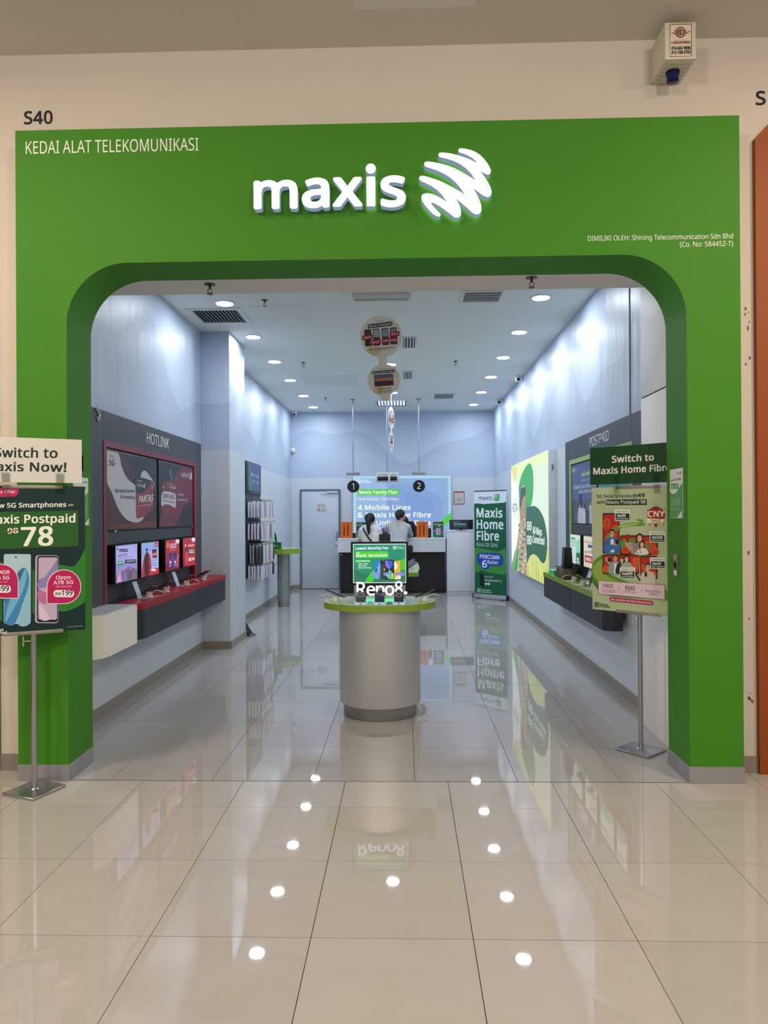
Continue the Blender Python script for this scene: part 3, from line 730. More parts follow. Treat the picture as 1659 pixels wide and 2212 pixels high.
h2.full('#0f4420'); h2.text('Switch to', 295, 395, 733, 372, 70, '#e6e4de', .03); h2.text('Maxis Home Fibre', 106, 522, 905, 486, 70, '#e6e4de', .03)
poster_stand('steel poster stand with festive sale poster under a green Home Fibre card', (1.557, 4.90, 0), math.radians(42), math.radians(-45), h2, s, (-.338, .282), -.025)

# ------------------------------------------------------------------ shop ceiling: downlights, vents, sprinklers, cameras
LENS = M('#eef7ff', .4, emit=DOWNLIGHT); TRIM = M('#d9dcdc', .4)
_dl = None
rows = [(-1.83, [7.44, 8.86, 10.31, 11.75, 13.30, 14.72], 'left'), (1.385, [7.40, 8.80, 10.22, 11.66, 13.12, 14.60], 'right'), (-.20, [8.15, 10.60, 13.06], 'middle')]
ORDER = ['first', 'second', 'third', 'fourth', 'fifth', 'sixth']
for x, yy, side in rows:
    for i, y in enumerate(yy):
        where = {'left': 'along the pillar side', 'right': 'along the lightbox side', 'middle': 'down the middle behind the hanging signs'}[side]
        lab = 'round recessed downlight, %s from the entrance %s' % (ORDER[i], where)
        if _dl is None:
            t = _dl = thing('ceiling_downlight', lab, 'ceiling light', (x, y, ZC), 0, 'recessed downlights')
            MB().lathe([(.088, -.001), (.112, -.001), (.112, .0), (.088, .0)], 40, cap=False).lathe([(.086, -.008), (.108, -.005), (.112, 0), (.088, 0), (.086, -.008)], 40, cap=False).build('trim_ring', TRIM, t)
            b = MB(); b.lathe([(0, -.004), (.087, -.004)], 40, cap=False); b.build('lens', LENS, t, smooth=False)
        else:
            t = copy_tree(_dl); t.location = (x, y, ZC); t['label'] = lab
            if 'group' not in t: t['group'] = 'recessed downlights'

t = thing('air_vent', 'slatted return air grille in the shop ceiling before the pillar', 'vent', (-2.0, 7.91, ZC))
b = MB()
for (x0, y0, x1, y1) in ((-.29, -.30, .29, -.25), (-.29, .25, .29, .30), (-.29, -.25, -.24, .25), (.24, -.25, .29, .25)): b.box(x0, y0, -.012, x1, y1, 0, 0, .003, 1)
b.build('frame', TRIM, t)
box('duct_opening', -.24, -.25, -.002, .24, .25, .0, MATTBLACK, t)
for k in range(13):
    x = -.225 + k * .0375; MB().box(-.009, -.25, -.002, .009, .25, .0005, 0, 0, 1, Matrix.Translation((x, 0, -.0085)) @ Matrix.Rotation(.7, 4, 'Y')).build('slat', TRIM, t, smooth=False)


def diffuser(name, label, x0, y0, x1, y1, n, dark, along='x'):
    t = thing(name, label, 'vent', ((x0 + x1) / 2, (y0 + y1) / 2, ZC)); w, d = (x1 - x0) / 2, (y1 - y0) / 2
    b = MB()
    for q in ((-w, -d, w, -d + .025), (-w, d - .025, w, d), (-w, -d + .025, -w + .025, d - .025), (w - .025, -d + .025, w, d - .025)): b.box(q[0], q[1], -.012, q[2], q[3], 0, 0, .002, 1)
    b.build('frame', TRIM, t); box('opening', -w + .025, -d + .025, -.003, w - .025, d - .025, 0, dark, t)
    for k in range(n):
        if along == 'x':
            y = -d + .025 + (k + .5) * (2 * d - .05) / n; box('slat', -w + .025, y - .008, -.011, w - .025, y + .004, -.004, TRIM, t)
        else:
            x = -w + .025 + (k + .5) * (2 * w - .05) / n; box('slat', x - .008, -d + .025, -.011, x + .004, d - .025, -.004, TRIM, t)


GRILLE = M('#4c5052', .7)
diffuser('air_vent', 'pale rectangular supply diffuser near the right front of the shop ceiling', .58, 7.12, .99, 7.52, 5, GRILLE)
diffuser('air_vent', 'small square slotted vent beside the large hanging disc', -.03, 8.95, .17, 9.55, 4, GRILLE, 'y')
diffuser('air_vent', 'small square slotted vent beside the small hanging disc', -.03, 11.1, .15, 11.75, 4, GRILLE, 'y')
diffuser('air_vent', 'pale rectangular diffuser deep in the shop ceiling right of the poles', .54, 13.2, .93, 13.8, 4, GRILLE)
t = thing('louvre_light', 'square fluorescent louvre light in the ceiling above the service counter', 'ceiling light', (-.24, 14.3, ZC))
box('diffuser', -.27, -.27, -.004, .27, .27, 0, M('#eef6ff', .4, emit=.9), t)
for k in range(10):
    x = -.27 + k * .06; box('louvre', x - .010, -.27, -.035, x + .010, .27, -.004, M('#70757a', .4), t)
t = thing('batten_light', 'unlit white batten light on the shop ceiling near the soffit', 'ceiling light', (-.215, 7.22, ZC))
box('body', -.29, -.05, -.045, .29, .05, 0, TRIM, t, bev=.006)
MB().cyl((-.27, 0, -.055), (.27, 0, -.055), .014, seg=12).build('tube', M('#c9cfcf', .3), t)
for lab, x, y, z, k in (('brass pendent sprinkler on the soffit, toward the pillar side', -1.39, 5.22, 3.24, 1.15), ('brass pendent sprinkler on the soffit, toward the lightbox side', .905, 5.18, 3.24, 1.15),
                     ('small sprinkler in the shop ceiling beside the air grille', -1.40, 7.35, ZC, 1.), ('small sprinkler in the shop ceiling midway along the pillar side', -1.43, 10.4, ZC, 1.),
                     ('small sprinkler in the shop ceiling midway along the lightbox side', .74, 10.43, ZC, 1.), ('small sprinkler in the shop ceiling close to the back wall', -1.46, 13.6, ZC, 1.)):
    t = thing('sprinkler', lab, 'sprinkler', (x, y, z)); BR = M('#5d5444', .35, metal=.8)
    MB().lathe([(.012 * k, -.006 * k), (.034 * k, -.004 * k), (.036 * k, 0)], 20).build('escutcheon', BR, t)
    b = MB(); b.cyl((0, 0, 0), (0, 0, -.03 * k), .008 * k, seg=10); b.tube([(-.002, 0, -.028 * k), (-.014 * k, 0, -.04 * k), (-.003, 0, -.056 * k)], .0025 * k, 6); b.tube([(.002, 0, -.028 * k), (.014 * k, 0, -.04 * k), (.003, 0, -.056 * k)], .0025 * k, 6)
    b.build('frame', BR, t); MB().lathe([(.003, -.056 * k), (.020 * k, -.060 * k), (.020 * k, -.062 * k), (.003, -.06 * k)], 16).build('deflector', BR, t)
for lab, x, y, rz in (('white dome camera on the ceiling edge halfway along the lightbox wall', 1.80, 11.6, 2.6), ('white dome camera on the ceiling near the back corner by the lightbox wall', 1.80, 13.95, 2.6), ('white dome camera in the back corner above the grey door', -2.30, 15.35, -.5)):
    t = thing('security_camera', lab, 'camera', (x, y, ZC), 0)
    MB().lathe([(.038, -.05), (.055, -.035), (.058, 0)], 24).build('base', WHITE, t)
    q = Matrix.Translation((0, -.015, -.058))
    b = MB(); b.ball((0, -.012, -.06), .042, 0, 3); b.build('ball_housing', WHITE, t)
    b = MB(); b.cyl((0, -.048, -.066), (0, -.058, -.068), .024, seg=16); b.build('lens', BLACK, t)
t = thing('motion_sensor', 'small white motion sensor in the corner above the grey door', 'sensor', (XL + .04, 15.46, 2.94))
MB().ball((0, 0, 0), .05, 0, 3, (.9, .7, 1.1)).build('housing', WHITE, t); box('window', -.02, -.042, -.03, .02, -.032, -.002, M('#b9bfc8', .2), t)

# hanging double-disc mobiles
def mobile(lab, loc, rz, tilt=0.):
    t = thing('hanging_mobile', lab, 'hanging sign', loc, 0, None, (0, tilt, rz))
    MB().cyl((0, 0, .19), (0, 0, 3.75 - loc[2] - .004), .0012, seg=6).build('thread', M('#cfd6d4', .3), t)
    CARD = M('#f3efec', .4)
    for (cz, r, big) in ((0, .195, 1), (-.405 + .0, .15, 0)):
        b = MB(); poly = [(r * math.cos(a), cz + r * math.sin(a)) for a in [k * 2 * PI / 40 for k in range(40)]]
        b.prism(poly, -.0015, .0015, 'Y'); b.build('card', CARD, t)
        for side in (0, 1):
            s = Sheet(2 * r, 2 * r, [(-r, r), (r, r), (r, -r), (-r, -r)])
            cr = [(r * .99 * math.cos(a), r * .99 * math.sin(a)) for a in [k * 2 * PI / 40 for k in range(40)]]
            k = r / .195

            def L(x, y): return (x * r, y * r)
            s.poly(cr, '#f3eeea')
            s.curve([L(-.75, -.62), L(-.2, -.35), L(-.05, -.75), L(-.3, -.93)], '#e3d6ae'); s.curve([L(.1, .35), L(.45, .75), L(.85, .45), L(.9, .1), L(.5, .2)], '#efe4c8')
            if big:
                s.text('Only with', -.19 * r, .70 * r, .22 * r, .72 * r, -.0, '#20302e', 0) if False else None
                H = '#15303a'
                s2 = s
                # artwork y runs upward here, so lettering is placed with negative cap height
                s.text('Only with', -.2 * r, .70 * r, .2 * r, .71 * r, -.07 * r, H, 0.)
                s.poly([L(-.6, .42), L(.58, .48), L(.58, .68), L(-.6, .62)], H); s.text('Maxis Postpaid', -.55 * r, .47 * r, .53 * r, .525 * r, -.12 * r, '#e8ecea', .012)
                for j, (x, c1, c2) in enumerate(((-.62, '#55432f', '#2c3a2c'), (-.22, '#aeb6c4', '#4a4a38'), (.2, '#9aa2c0', '#5c4a44'), (.6, '#8d93b8', '#6a3a44'))):
                    s.rr(x * r - .16 * r, -.42 * r, x * r + .16 * r, .38 * r, .03 * r, '#1c1c22'); s.rect(x * r - .135 * r, -.02 * r, x * r + .135 * r, .34 * r, c1); s.rect(x * r - .135 * r, -.38 * r, x * r + .135 * r, -.02 * r, c2)
                for (tx, x0, y0, x1, y1) in (('Oppo', -.9, -.12, -.4, .1), ('Honor', -.55, -.38, -.02, -.16), ('Samsung', .03, -.34, .76, -.12), ('Vivo', .42, -.06, .88, .16)):
                    s.poly([L(x0, y0), L(x1, y0 + .03), L(x1, y1 + .03), L(x0, y1)], '#b01c3c'); s.text(tx, (x0 + .06) * r, (y0 + .06) * r, (x1 - .06) * r, (y0 + .085) * r, -.12 * r, '#f0e6e8', .012)
                s.text('5G Smartphones', -.58 * r, -.66 * r, .62 * r, -.61 * r, -.12 * r, '#26323c', .0)
            else:
                s.text('Get a free', -.3 * r, .66 * r, .3 * r, .68 * r, -.07 * r, '#26323c', .0)
                s.poly([L(-.72, .40), L(.7, .42), L(.7, .60), L(-.72, .58)], '#15303a'); s.text('Maxis Home Fibre', -.67 * r, .44 * r, .66 * r, .46 * r, -.11 * r, '#e8ecea', .012)
                s.rect(-.6 * r, -.38 * r, .58 * r, .34 * r, '#1a1820'); s.rect(-.57 * r, -.02 * r, .55 * r, .31 * r, '#6a6a94'); s.rect(-.57 * r, -.1 * r, .55 * r, .1 * r, '#c98a5a'); s.rect(-.57 * r, -.35 * r, .55 * r, -.06 * r, '#5a2a3c')
                s.text('Samsung', -.42 * r, -.6 * r, .4 * r, -.585 * r, -.13 * r, '#26323c', .01); s.text('TV QLED', -.4 * r, -.8 * r, .4 * r, -.785 * r, -.13 * r, '#26323c', .01)
            s.build('print', t, (r if side else -r, .0016 if side else -.0016, cz - r), (0, 0, PI if side else 0))
    b = MB(); b.box(-.04, -.0012, -.262, .04, .0012, -.185); b.build('neck_tab', CARD, t); box('tail_tab', -.04, -.0012, -.60, .04, .0012, -.545, CARD, t)


mobile('large pair of round cards hung on a thread, facing the entrance', (-.209, 6.8, 3.232), 0., -.06)
mobile('pair of round cards on a thread near the counter, turned nearly edge-on', (-.228, 13.1, 3.30), 1.30)

# hanging counter numbers and ticket display
POLE = M('#a9abad', .3, metal=.9)
for num, x, lab in (('1', -.966, 'black round number disc hung on a steel ceiling pole by the woman customer'), ('2', .274, 'black round number disc hung on a steel ceiling pole above the bending clerk')):
    t = thing('counter_number_sign', lab, 'hanging sign', (x, 13.8, 0))
    MB().cyl((0, 0, 2.37), (0, 0, 3.748), .013, seg=14).lathe([(.05, 3.735), (.05, 3.749)], 20).build('pole', POLE, t)
    box('holder_bar', -.131, -.015, 2.318, .131, .015, 2.372, M('#8d8b8a', .4, metal=.5), t, bev=.003)
    box('clear_panel', -.125, -.003, 1.978, .125, .003, 2.318, M('#ffffff', .03, trans=1., ior=1.01), t)
    MB().prism([(.114 * math.cos(a), 2.102 + .114 * math.sin(a)) for a in [k * PI / 24 for k in range(48)]], -.007, -.0032, 'Y').build('disc', M('#060607', .4), t)
    s = Sheet(.12, .13, [(0, 0), (120, 0), (120, 130), (0, 130)]); s.text(num, 42 if num == '1' else 30, 124, 74 if num == '1' else 90, 124, 116, '#f0f2f2', .002, 4)
    s.build('number', t, (-.06, -.0072, 2.042))
t = thing('queue_display', 'grey queue ticket display with two dark windows on a ceiling pole', 'display', (-.323, 13.75, 0))
MB().cyl((-.004, .1, 2.36), (-.004, .1, 3.748), .014, seg=14).lathe([(.05, 3.735), (.05, 3.749)], 20, 0, Matrix.Translation((-.004, .1, 0))).build('pole', POLE, t)
box('housing', -.213, .0, 2.182, .213, .12, 2.364, M('#b4b8bb', .4, metal=.4), t, bev=.006)
box('face_panel', -.198, -.002, 2.197, .198, .004, 2.350, M('#c9cdd0', .45), t)
for x0, x1 in ((-.185, .02), (.055, .205 - .02)): box('display_window', x0, -.006, 2.205, x1, .0, 2.285, BLACK, t, bev=.002)
s = Sheet(.38, .05, [(0, 0), (380, 0), (380, 50), (0, 50)]); s.text('TICKET NUMBER', 5, 40, 200, 40, 24, '#1a1c20', .02); s.text('COUNTER', 245, 40, 368, 40, 24, '#1a1c20', .02); s.build('print', t, (-.19, -.0022, 2.292))

# ------------------------------------------------------------------ phones on tethered stands
SCREENS = ['#2c3550', '#3a4a66', '#1b2028', '#c9d4dc', '#30406a']


def phone(lab, loc, rz, tilt, col='#15171b', scr='#1a2230', group=None, wall=False, lit=0.):
    """phone: its long axis along local y, screen up; tilt raises the far end"""
    m = Matrix.Translation(loc) @ Matrix.Rotation(rz, 4, 'Z') @ Matrix.Rotation(tilt, 4, 'X')
    t = thing('display_phone', lab, 'phone', group=group); t.matrix_world = m
    t.location, t.rotation_euler, _ = m.to_translation(), m.to_euler(), None
    MB().prism(rrect(-.037, -.080, .037, .080, .010), -.008, 0, 'Z').build('body', M(col, .25, metal=.3), t)
    MB().prism(rrect(-.0345, -.0775, .0345, .0775, .008), 0, .0004, 'Z').build('screen', M(scr, .08, emit=lit) if lit else M(scr, .08), t)
    return t


def phone_stand(lab, loc, rz, h=.055, cable=True, side=1, group=None):
    t = thing('phone_stand', lab, 'phone stand', loc, rz, group)
    MB().lathe([(.034, 0), (.034, .006), (.028, .012), (.024, h * .8), (.027, h)], 24).build('post', M('#cfcfc8', .4), t)
    box('price_card', -.05, -.115, .004, .05, -.03, .007, M('#dfe4e2', .15), t, rot=(.12, 0, 0))
    if cable:
        MB().tube([(0, .015, h * .7), (side * .02, .06, h * 1.25), (side * .06, .10, h * .9), (side * .10, .07, .014), (side * .06, .02, .006), (side * .02, .04, .004)], .0036, 7).build('cable', CABLE, t)
    return t


def phone_on_stand(base, rz, labp, labs, tilt=.5, scr='#1a2230', lit=0., h=.055, group=None, side=1, col='#15171b'):
    phone_stand(labs, base, rz, h, True, side, group and group + ' stands')
    off = Matrix.Rotation(rz, 3, 'Z') @ Vector((0, .0, 0))
    phone(labp, (base[0] + off.x, base[1] + off.y, base[2] + h + .022), rz, tilt, col, scr, group, lit=lit)


# ------------------------------------------------------------------ left wall: HOTLINK display
Y0 = 5.20
hp = thing('wall_display', 'dark grey HOTLINK wall panel with a crimson frame on the left wall', 'display panel', (XL, Y0, 0), PI / 2)


def wy(y): return y - Y0


b = MB(); b.box(0, -.06, .80, wy(5.632), -.001, 2.40, 0, .002, 1); b.box(wy(8.15), -.06, .80, wy(8.36), -.001, 2.40, 0, .002, 1); b.box(wy(5.632), -.06, 2.15, wy(8.15), -.001, 2.40, 0, .002, 1); b.build('panel_board', CHARCOAL, hp)
b = MB(); b.box(wy(5.62), -.066, .875, wy(5.672), -.001, 2.17, 0, .001, 1); b.box(wy(8.06), -.066, .875, wy(8.16), -.001, 2.17, 0, .001, 1); b.box(wy(5.672), -.066, 2.12, wy(8.06), -.001, 2.17, 0, .001, 1); b.build('crimson_frame', REDFRAME, hp)
box('recess_board', wy(5.672), -.02, .82, wy(8.06), -.001, 2.12, DARKBOX, hp)
box('header_band', wy(5.672), -.045, 1.35, wy(8.06), -.02, 1.452, CHARCOAL, hp)
for y0, y1 in ((5.69, 6.868), (6.92, 8.05)):
    box('poster_frame', wy(y0), -.055, 1.455, wy(y1), -.02, 2.112, M('#23252b', .4), hp, bev=.003)
for y, z in ((5.86, 1.448), (8.0, 1.452)): box('poster_clip', wy(y) - .02, -.062, z - .006, wy(y) + .02, -.055, z + .014, CHROME, hp, bev=.002)
me = text_mesh('HOTLINK', .0, .5, 4); xa, xb = min(v.co.x for v in me.vertices), max(v.co.x for v in me.vertices)
for v in me.vertices: v.co = (wy(6.583) + (v.co.x - xa) / (xb - xa) * .622, -.0605 - (v.co.z + .5) * .003, 2.24 + v.co.y / CAP * .098)
me.materials.clear(); me.materials.append(M('#e4e6ea', .4)); obj('lettering', me, hp)
CZ = (7.54, 220, 940)
s = Sheet(1.14, .625, [(78, 222), (893, 398), (905, 1513), (108, 1558)])
s.full('#24202a'); s.curve([(300, 280), (560, 660), (600, 800), (520, 760), (420, 640), (340, 480), (270, 280)], '#4d2138'); s.line(310, 300, 560, 690, 14, '#5e3148')
s.poly([(100, 800), (100, 1560), (905, 1515), (905, 1300), (820, 1250), (400, 1420)], '#4a1f1e'); s.poly([(108, 1558), (905, 1513), (905, 1420), (500, 1440), (300, 1480)], '#6e2a26')
s.curve([(78, 222), (262, 262), (330, 500), (420, 690), (540, 800), (600, 830), (640, 900), (640, 690), (660, 600), (705, 565), (760, 610), (860, 760), (860, 820), (740, 840), (700, 1300), (695, 1370), (620, 1430), (520, 1430), (400, 1370), (280, 1200), (170, 930), (92, 760), (82, 500)], '#c4c3ca')
s.poly([(78, 222), (262, 262), (290, 400), (92, 400)], '#c4c3ca')
s.poly([(555, 690), (580, 668), (840, 735), (858, 770), (862, 1290), (600, 1375), (575, 1350)], '#8e2f33'); s.curve([(556, 690), (640, 680), (800, 735), (780, 830), (700, 920), (580, 945), (560, 820)], '#262a33'); s.poly([(862, 1150), (862, 1290), (720, 1335), (800, 1250)], '#2b2d31')
s.text('FIRST in', 122, 328, 205, 348, 26, '#7a2030', .02); s.text('5G', 118, 482, 212, 474, 100, '#7d1c30', .03); s.text('NETWORK', 165, 492, 210, 496, 14, '#7a2030', .01)
s.text('High-speed Internet', 218, 930, 545, 938, 56, '#23242c', .01); s.text('for Everything', 315, 1035, 545, 1048, 56, '#23242c', .01)
s.text('PREPAID', 585, 745, 672, 765, 22, '#d5d3d8', .02); s.text('hotlink', 582, 830, 682, 850, 50, '#d5d3d8', .012); s.emblem(685, 785, 718, 862, '#d5d3d8'); s.text('5G', 818, 860, 845, 864, 44, '#d5b9bd', .02)
s.text('PANTAS', 606, 1105, 838, 1082, 112, '#e6e1e4', .035, slant=.12); s.text('Internet Pantas Bagimu', 596, 1178, 830, 1140, 26, '#d9cfd2', .006)
s.build('print', hp, (wy(5.70), -.0552, 1.47))
s = Sheet(1.10, .625, [(935, 410), (1508, 534), (1505, 1488), (975, 1510)])
s.full('#262530'); s.curve([(1508, 500), (1340, 505), (1250, 610), (1180, 760), (1100, 1000), (1000, 1300), (970, 1510), (1260, 1490), (1508, 1490)], '#71283c'); s.poly([(1340, 500), (1510, 535), (1506, 1490), (975, 1510), (1010, 1250), (1180, 760)], '#71283c')
s.line(1125, 550, 1160, 750, 16, '#4d8fa6'); s.line(1100, 560, 1085, 740, 8, '#4b2f4a'); s.curve([(1258, 1480), (1300, 1320), (1380, 1170), (1508, 1120), (1560, 1300), (1506, 1500)], '#2b202c')
s.poly([(990, 785), (1010, 768), (1205, 755), (1225, 780), (1228, 1340), (1215, 1360), (1000, 1272), (990, 1240)], '#7e2430')
s.curve([(995, 960), (1080, 935), (1180, 960), (1222, 1000), (1220, 1200), (1130, 1160), (1050, 1150), (995, 1175)], '#c6c4cc')
s.text('TANPA HAD', 1005, 1045, 1200, 1068, 78, '#5b2030', .02); s.text('INTERNET & PANGGILAN', 1008, 1095, 1202, 1135, 24, '#6a3040', .012); s.line(1085, 850, 1110, 770, 8, '#b37a80'); s.line(1085, 1300, 1115, 1210, 6, '#b37a80')
s.text('PREPAID', 1112, 830, 1178, 826, 18, '#d5d3d8', .02); s.text('hotlink', 1114, 880, 1182, 888, 38, '#d5d3d8', .012); s.emblem(1186, 838, 1214, 905, '#d5d3d8'); s.text('5G', 1002, 885, 1026, 882, 44, '#d5b9bd', .02)
s.text('hotlink', 1312, 680, 1440, 696, 80, '#d8d2d8', .012); s.emblem(1445, 600, 1494, 738, '#d8d2d8'); s.text('Unlimited', 1252, 1002, 1352, 1006, 36, '#d8d2d8', .012); s.text('Internet & Calls', 1252, 1090, 1410, 1096, 38, '#d8d2d8', .012); s.text('Terms apply', 1430, 1425, 1500, 1428, 10, '#8a6a78', 0)
s.build('print', hp, (wy(6.935), -.0552, 1.47))

S7 = lambda pts: pts
scr = [((5.765, 6.245), 'lit lilac Add Fibre advertising screen, the nearest on the HOTLINK panel', [(278, 1182), (467, 1165), (467, 1475), (278, 1507)]),
       ((6.335, 6.79), 'lit red and white screen with a standing figure, second on the HOTLINK panel', [(500, 1158), (648, 1142), (648, 1420), (500, 1455)]),
       ((6.98, 7.425), 'lit red screen with two blue phones, third on the HOTLINK panel', [(703, 1133), (825, 1122), (825, 1385), (705, 1403)]),
       ((7.54, 7.99), 'lit red screen nearest the pillar on the HOTLINK panel', [(853, 1115), (960, 1105), (960, 1337), (857, 1367)])]
for i, ((y0, y1), lab, quad) in enumerate(scr):
    w = (y1 - y0) / 2; t = box('screen', -w, -.075, 0, w, 0, .31, BLACK, hp, bev=.003, loc=(wy((y0 + y1) / 2), -.02, 1.032)); t['label'] = lab
    s = Sheet(2 * w - .012, .298, quad, emit=1.0)
    if i == 0:
        s.full('#8f86cf'); s.poly([(278, 1182), (467, 1165), (467, 1300), (280, 1330)], '#a7a4e2'); s.poly([(280, 1507), (467, 1475), (467, 1400), (400, 1360), (330, 1400), (280, 1440)], '#6c5a8a')
        s.ell(294, 1205, 8, 11, '#7c4330', 10); s.rr(308, 1207, 383, 1233, 3, '#2c2a52'); s.text('Maxis Postpaid', 313, 1228, 379, 1221, 9, '#cfd0f0', .0); s.text('Add Fibre', 297, 1278, 374, 1268, 26, '#7d3a4e', .02); s.text('hotlink', 424, 1190, 452, 1187, 10, '#8a3a5e', .01); s.text('to enjoy Postpaid & Home Fibre savings', 297, 1298, 425, 1280, 8, '#4c4480', .012)
        s.rr(294, 1310, 342, 1350, 3, '#2c8a58'); s.rr(356, 1302, 452, 1336, 3, '#24302e'); s.text('RM78', 300, 1336, 336, 1331, 14, '#dceee2', .01); s.text('Fibre', 372, 1326, 440, 1318, 13, '#d4dcd8', .01)
        for (x, y, c) in ((312, 1430, '#c982b8'), (300, 1450, '#d09ad6'), (352, 1420, '#7d6a9c'), (400, 1420, '#5d4c66'), (432, 1410, '#7a6a5e')): s.poly([(x - 18, 1500 - (x - 278) * .16), (x - 10, y), (x, y - 40), (x + 10, y), (x + 18, 1498 - (x - 278) * .16)], c); s.ell(x, y - 38, 8, 13, '#a98a90', 10)
    elif i == 1:
        s.full('#9db4e6'); s.poly([(500, 1158), (648, 1142), (648, 1200), (560, 1230), (500, 1300)], '#86a0e0'); s.curve([(505, 1455), (512, 1320), (540, 1240), (570, 1250), (585, 1340), (580, 1450)], '#b01e3a'); s.ell(628, 1168, 18, 20, '#c01c34', 14); s.text('hotlink', 616, 1174, 642, 1171, 9, '#f0d8dc', .01)
        s.curve([(535, 1245), (552, 1240), (562, 1300), (560, 1440), (530, 1448), (524, 1310)], '#30161e'); s.ell(545, 1215, 9, 16, '#2a1c20', 12); s.rr(592, 1210, 632, 1285, 4, '#2a1a26'); s.poly([(594, 1240), (630, 1225), (630, 1268), (594, 1282)], '#b01c34'); s.text('PANTAS', 598, 1262, 628, 1254, 9, '#eeeeee', .02); s.text('UNLIMITED', 586, 1312, 636, 1305, 10, '#a41c44', .02); s.text('5G', 560, 1225, 572, 1223, 12, '#3a58b0', .01); s.rr(594, 1325, 626, 1350, 2, '#2f5cb4'); s.text('FREE', 598, 1345, 622, 1341, 13, '#eaf0ff', .02)
        s.curve([(575, 1450), (585, 1390), (640, 1370), (650, 1400), (645, 1440)], '#c01c30'); s.rr(580, 1382, 622, 1400, 6, '#e8dfe6')
    elif i == 2:
        s.full('#a3142a'); s.poly([(703, 1330), (825, 1310), (825, 1385), (705, 1403)], '#7a1020'); s.text('LATEST 4GB', 740, 1182, 796, 1174, 18, '#e6c8e8', .02); s.text('SPEC PHONES', 740, 1205, 796, 1198, 18, '#e6c8e8', .02); s.text('for everyone', 742, 1222, 790, 1218, 8, '#d8a8b8', .01); s.text('HOT', 714, 1172, 732, 1170, 14, '#f0d27a', .02); s.text('DEAL', 714, 1190, 732, 1188, 12, '#f0d27a', .02); s.ell(808, 1142, 18, 20, '#e4d8e6', 14); s.text('hotlink', 796, 1150, 820, 1147, 8, '#b01c34', .01)
        for x in (742, 782): s.rr(x - 14, 1240, x + 14, 1372, 4, '#2c3a8c'); s.poly([(x - 12, 1366), (x + 12, 1360), (x + 10, 1290), (x, 1330)], '#5f78d8'); s.poly([(x - 8, 1245), (x + 10, 1243), (x, 1300)], '#2a1a1e'); s.ell(x, 1325, 10, 15, '#b01c34', 12); s.ell(x, 1325, 7, 10, '#e6d0dc', 12)
        s.line(812, 1260, 800, 1370, 5, '#e08aa0')
    else:
        s.full('#a81a2e'); s.curve([(857, 1367), (870, 1240), (890, 1180), (900, 1260), (890, 1360)], '#6a1420'); s.ell(945, 1125, 16, 18, '#ece4ec', 14); s.text('hotlink', 936, 1133, 955, 1130, 8, '#b01c34', .01); s.text('RM10', 870, 1190, 882, 1186, 22, '#f4dce0', .02); s.text('UNLIMITED', 898, 1185, 950, 1178, 13, '#f0dfe4', .02); s.rr(900, 1205, 952, 1250, 3, '#1c1a20')
        for k in range(6): s.rr(906 + (k % 3) * 15, 1212 + (k // 3) * 18, 916 + (k % 3) * 15, 1226 + (k // 3) * 18, 2, '#d9d6da')
        s.text('RM35', 902, 1312, 926, 1306, 26, '#f4e2e4', .03); s.text('RM9', 932, 1304, 950, 1299, 22, '#f4e2e4', .03); s.ell(882, 1212, 7, 14, '#3a1a18', 10); s.curve([(872, 1240), (895, 1235), (892, 1330), (868, 1340)], '#c4384e')
    s.build('print', t, (-w + .006, -.0752, .006))

# counters under the HOTLINK panel: two units
XF = -2.108


def counter_poly(x0, y0, x1, y1, r, rs=.0):
    """plan outline in x,y with the near room-side corner rounded"""
    pts = [(x0, y1), (x0, y0)]
    sgn = 1 if x1 > x0 else -1
    pts += [(x1 - sgn * (r - r * math.sin(a)), y0 + r - r * math.cos(a)) for a in [k * PI / 24 for k in range(13)]]
    pts += [(x1, y1)]
    return pts


def counter_unit(lab, xw, y0, y1, xf, r, top, body, group):
    t = thing('display_counter', lab, 'counter', (xw, y0, .58), 0, group)
    P = [(x - xw, y - y0) for x, y in counter_poly(xw, y0, xf, y1, r)]
    sg_ = 1 if xf > xw else -1
    P2 = [(x - xw, y - y0) for x, y in counter_poly(xw, y0 + .006, xf - sg_ * .006, y1 - .004, max(r - .006, .01))]
    MB().prism(P2, 0, .2395, 'Z').build('cabinet', body, t); MB().prism(P, .24, .29, 'Z').build('worktop', top, t)
    return t


counter_unit('red topped black wall counter with a rounded end, nearer of two under the HOTLINK panel', XL + .0605, 5.73, 7.305, XF, .20, RED, DARKBOX, 'counters under the HOTLINK panel')
counter_unit('red topped black wall counter against the pillar under the HOTLINK panel', XL + .0605, 7.32, 8.595, XF - .012, .03, RED, DARKBOX, 'counters under the HOTLINK panel')
for i, (y, lab) in enumerate(((6.28, 'nearest of four phones on the red counter'), (6.72, 'second nearest of four phones on the red counter'), (7.36, 'third nearest of four phones on the red counter'), (7.98, 'phone closest to the pillar on the red counter'))):
    phone_on_stand((-2.215, y, .87), -PI / 2 - .5, 'slim dark ' + lab, 'white tethered stand under the ' + lab, .45, '#20242c', 0, .05, None, 1 if i % 2 else -1, '#2a2c30')
for i, y in enumerate((6.17, 7.23)):
    t = thing('card_holder', ('leaning acrylic price card behind the nearest phone on the red counter', 'leaning acrylic price card behind the third phone on the red counter')[i], 'card holder', (-2.275, y + .05, .8705), PI / 2)
    box('card', -.05, -.003, 0, .05, 0, .15, M('#b9c6d6', .1), t, rot=(-.35, 0, 0)); box('foot', -.05, -.06, 0, .05, .01, .004, M('#cfdadf', .1), t)
wb_ = thing('wall_box', 'white rounded wall-hung box beside the red counter at the shop entrance', 'box', (XL, 4.96, .58))
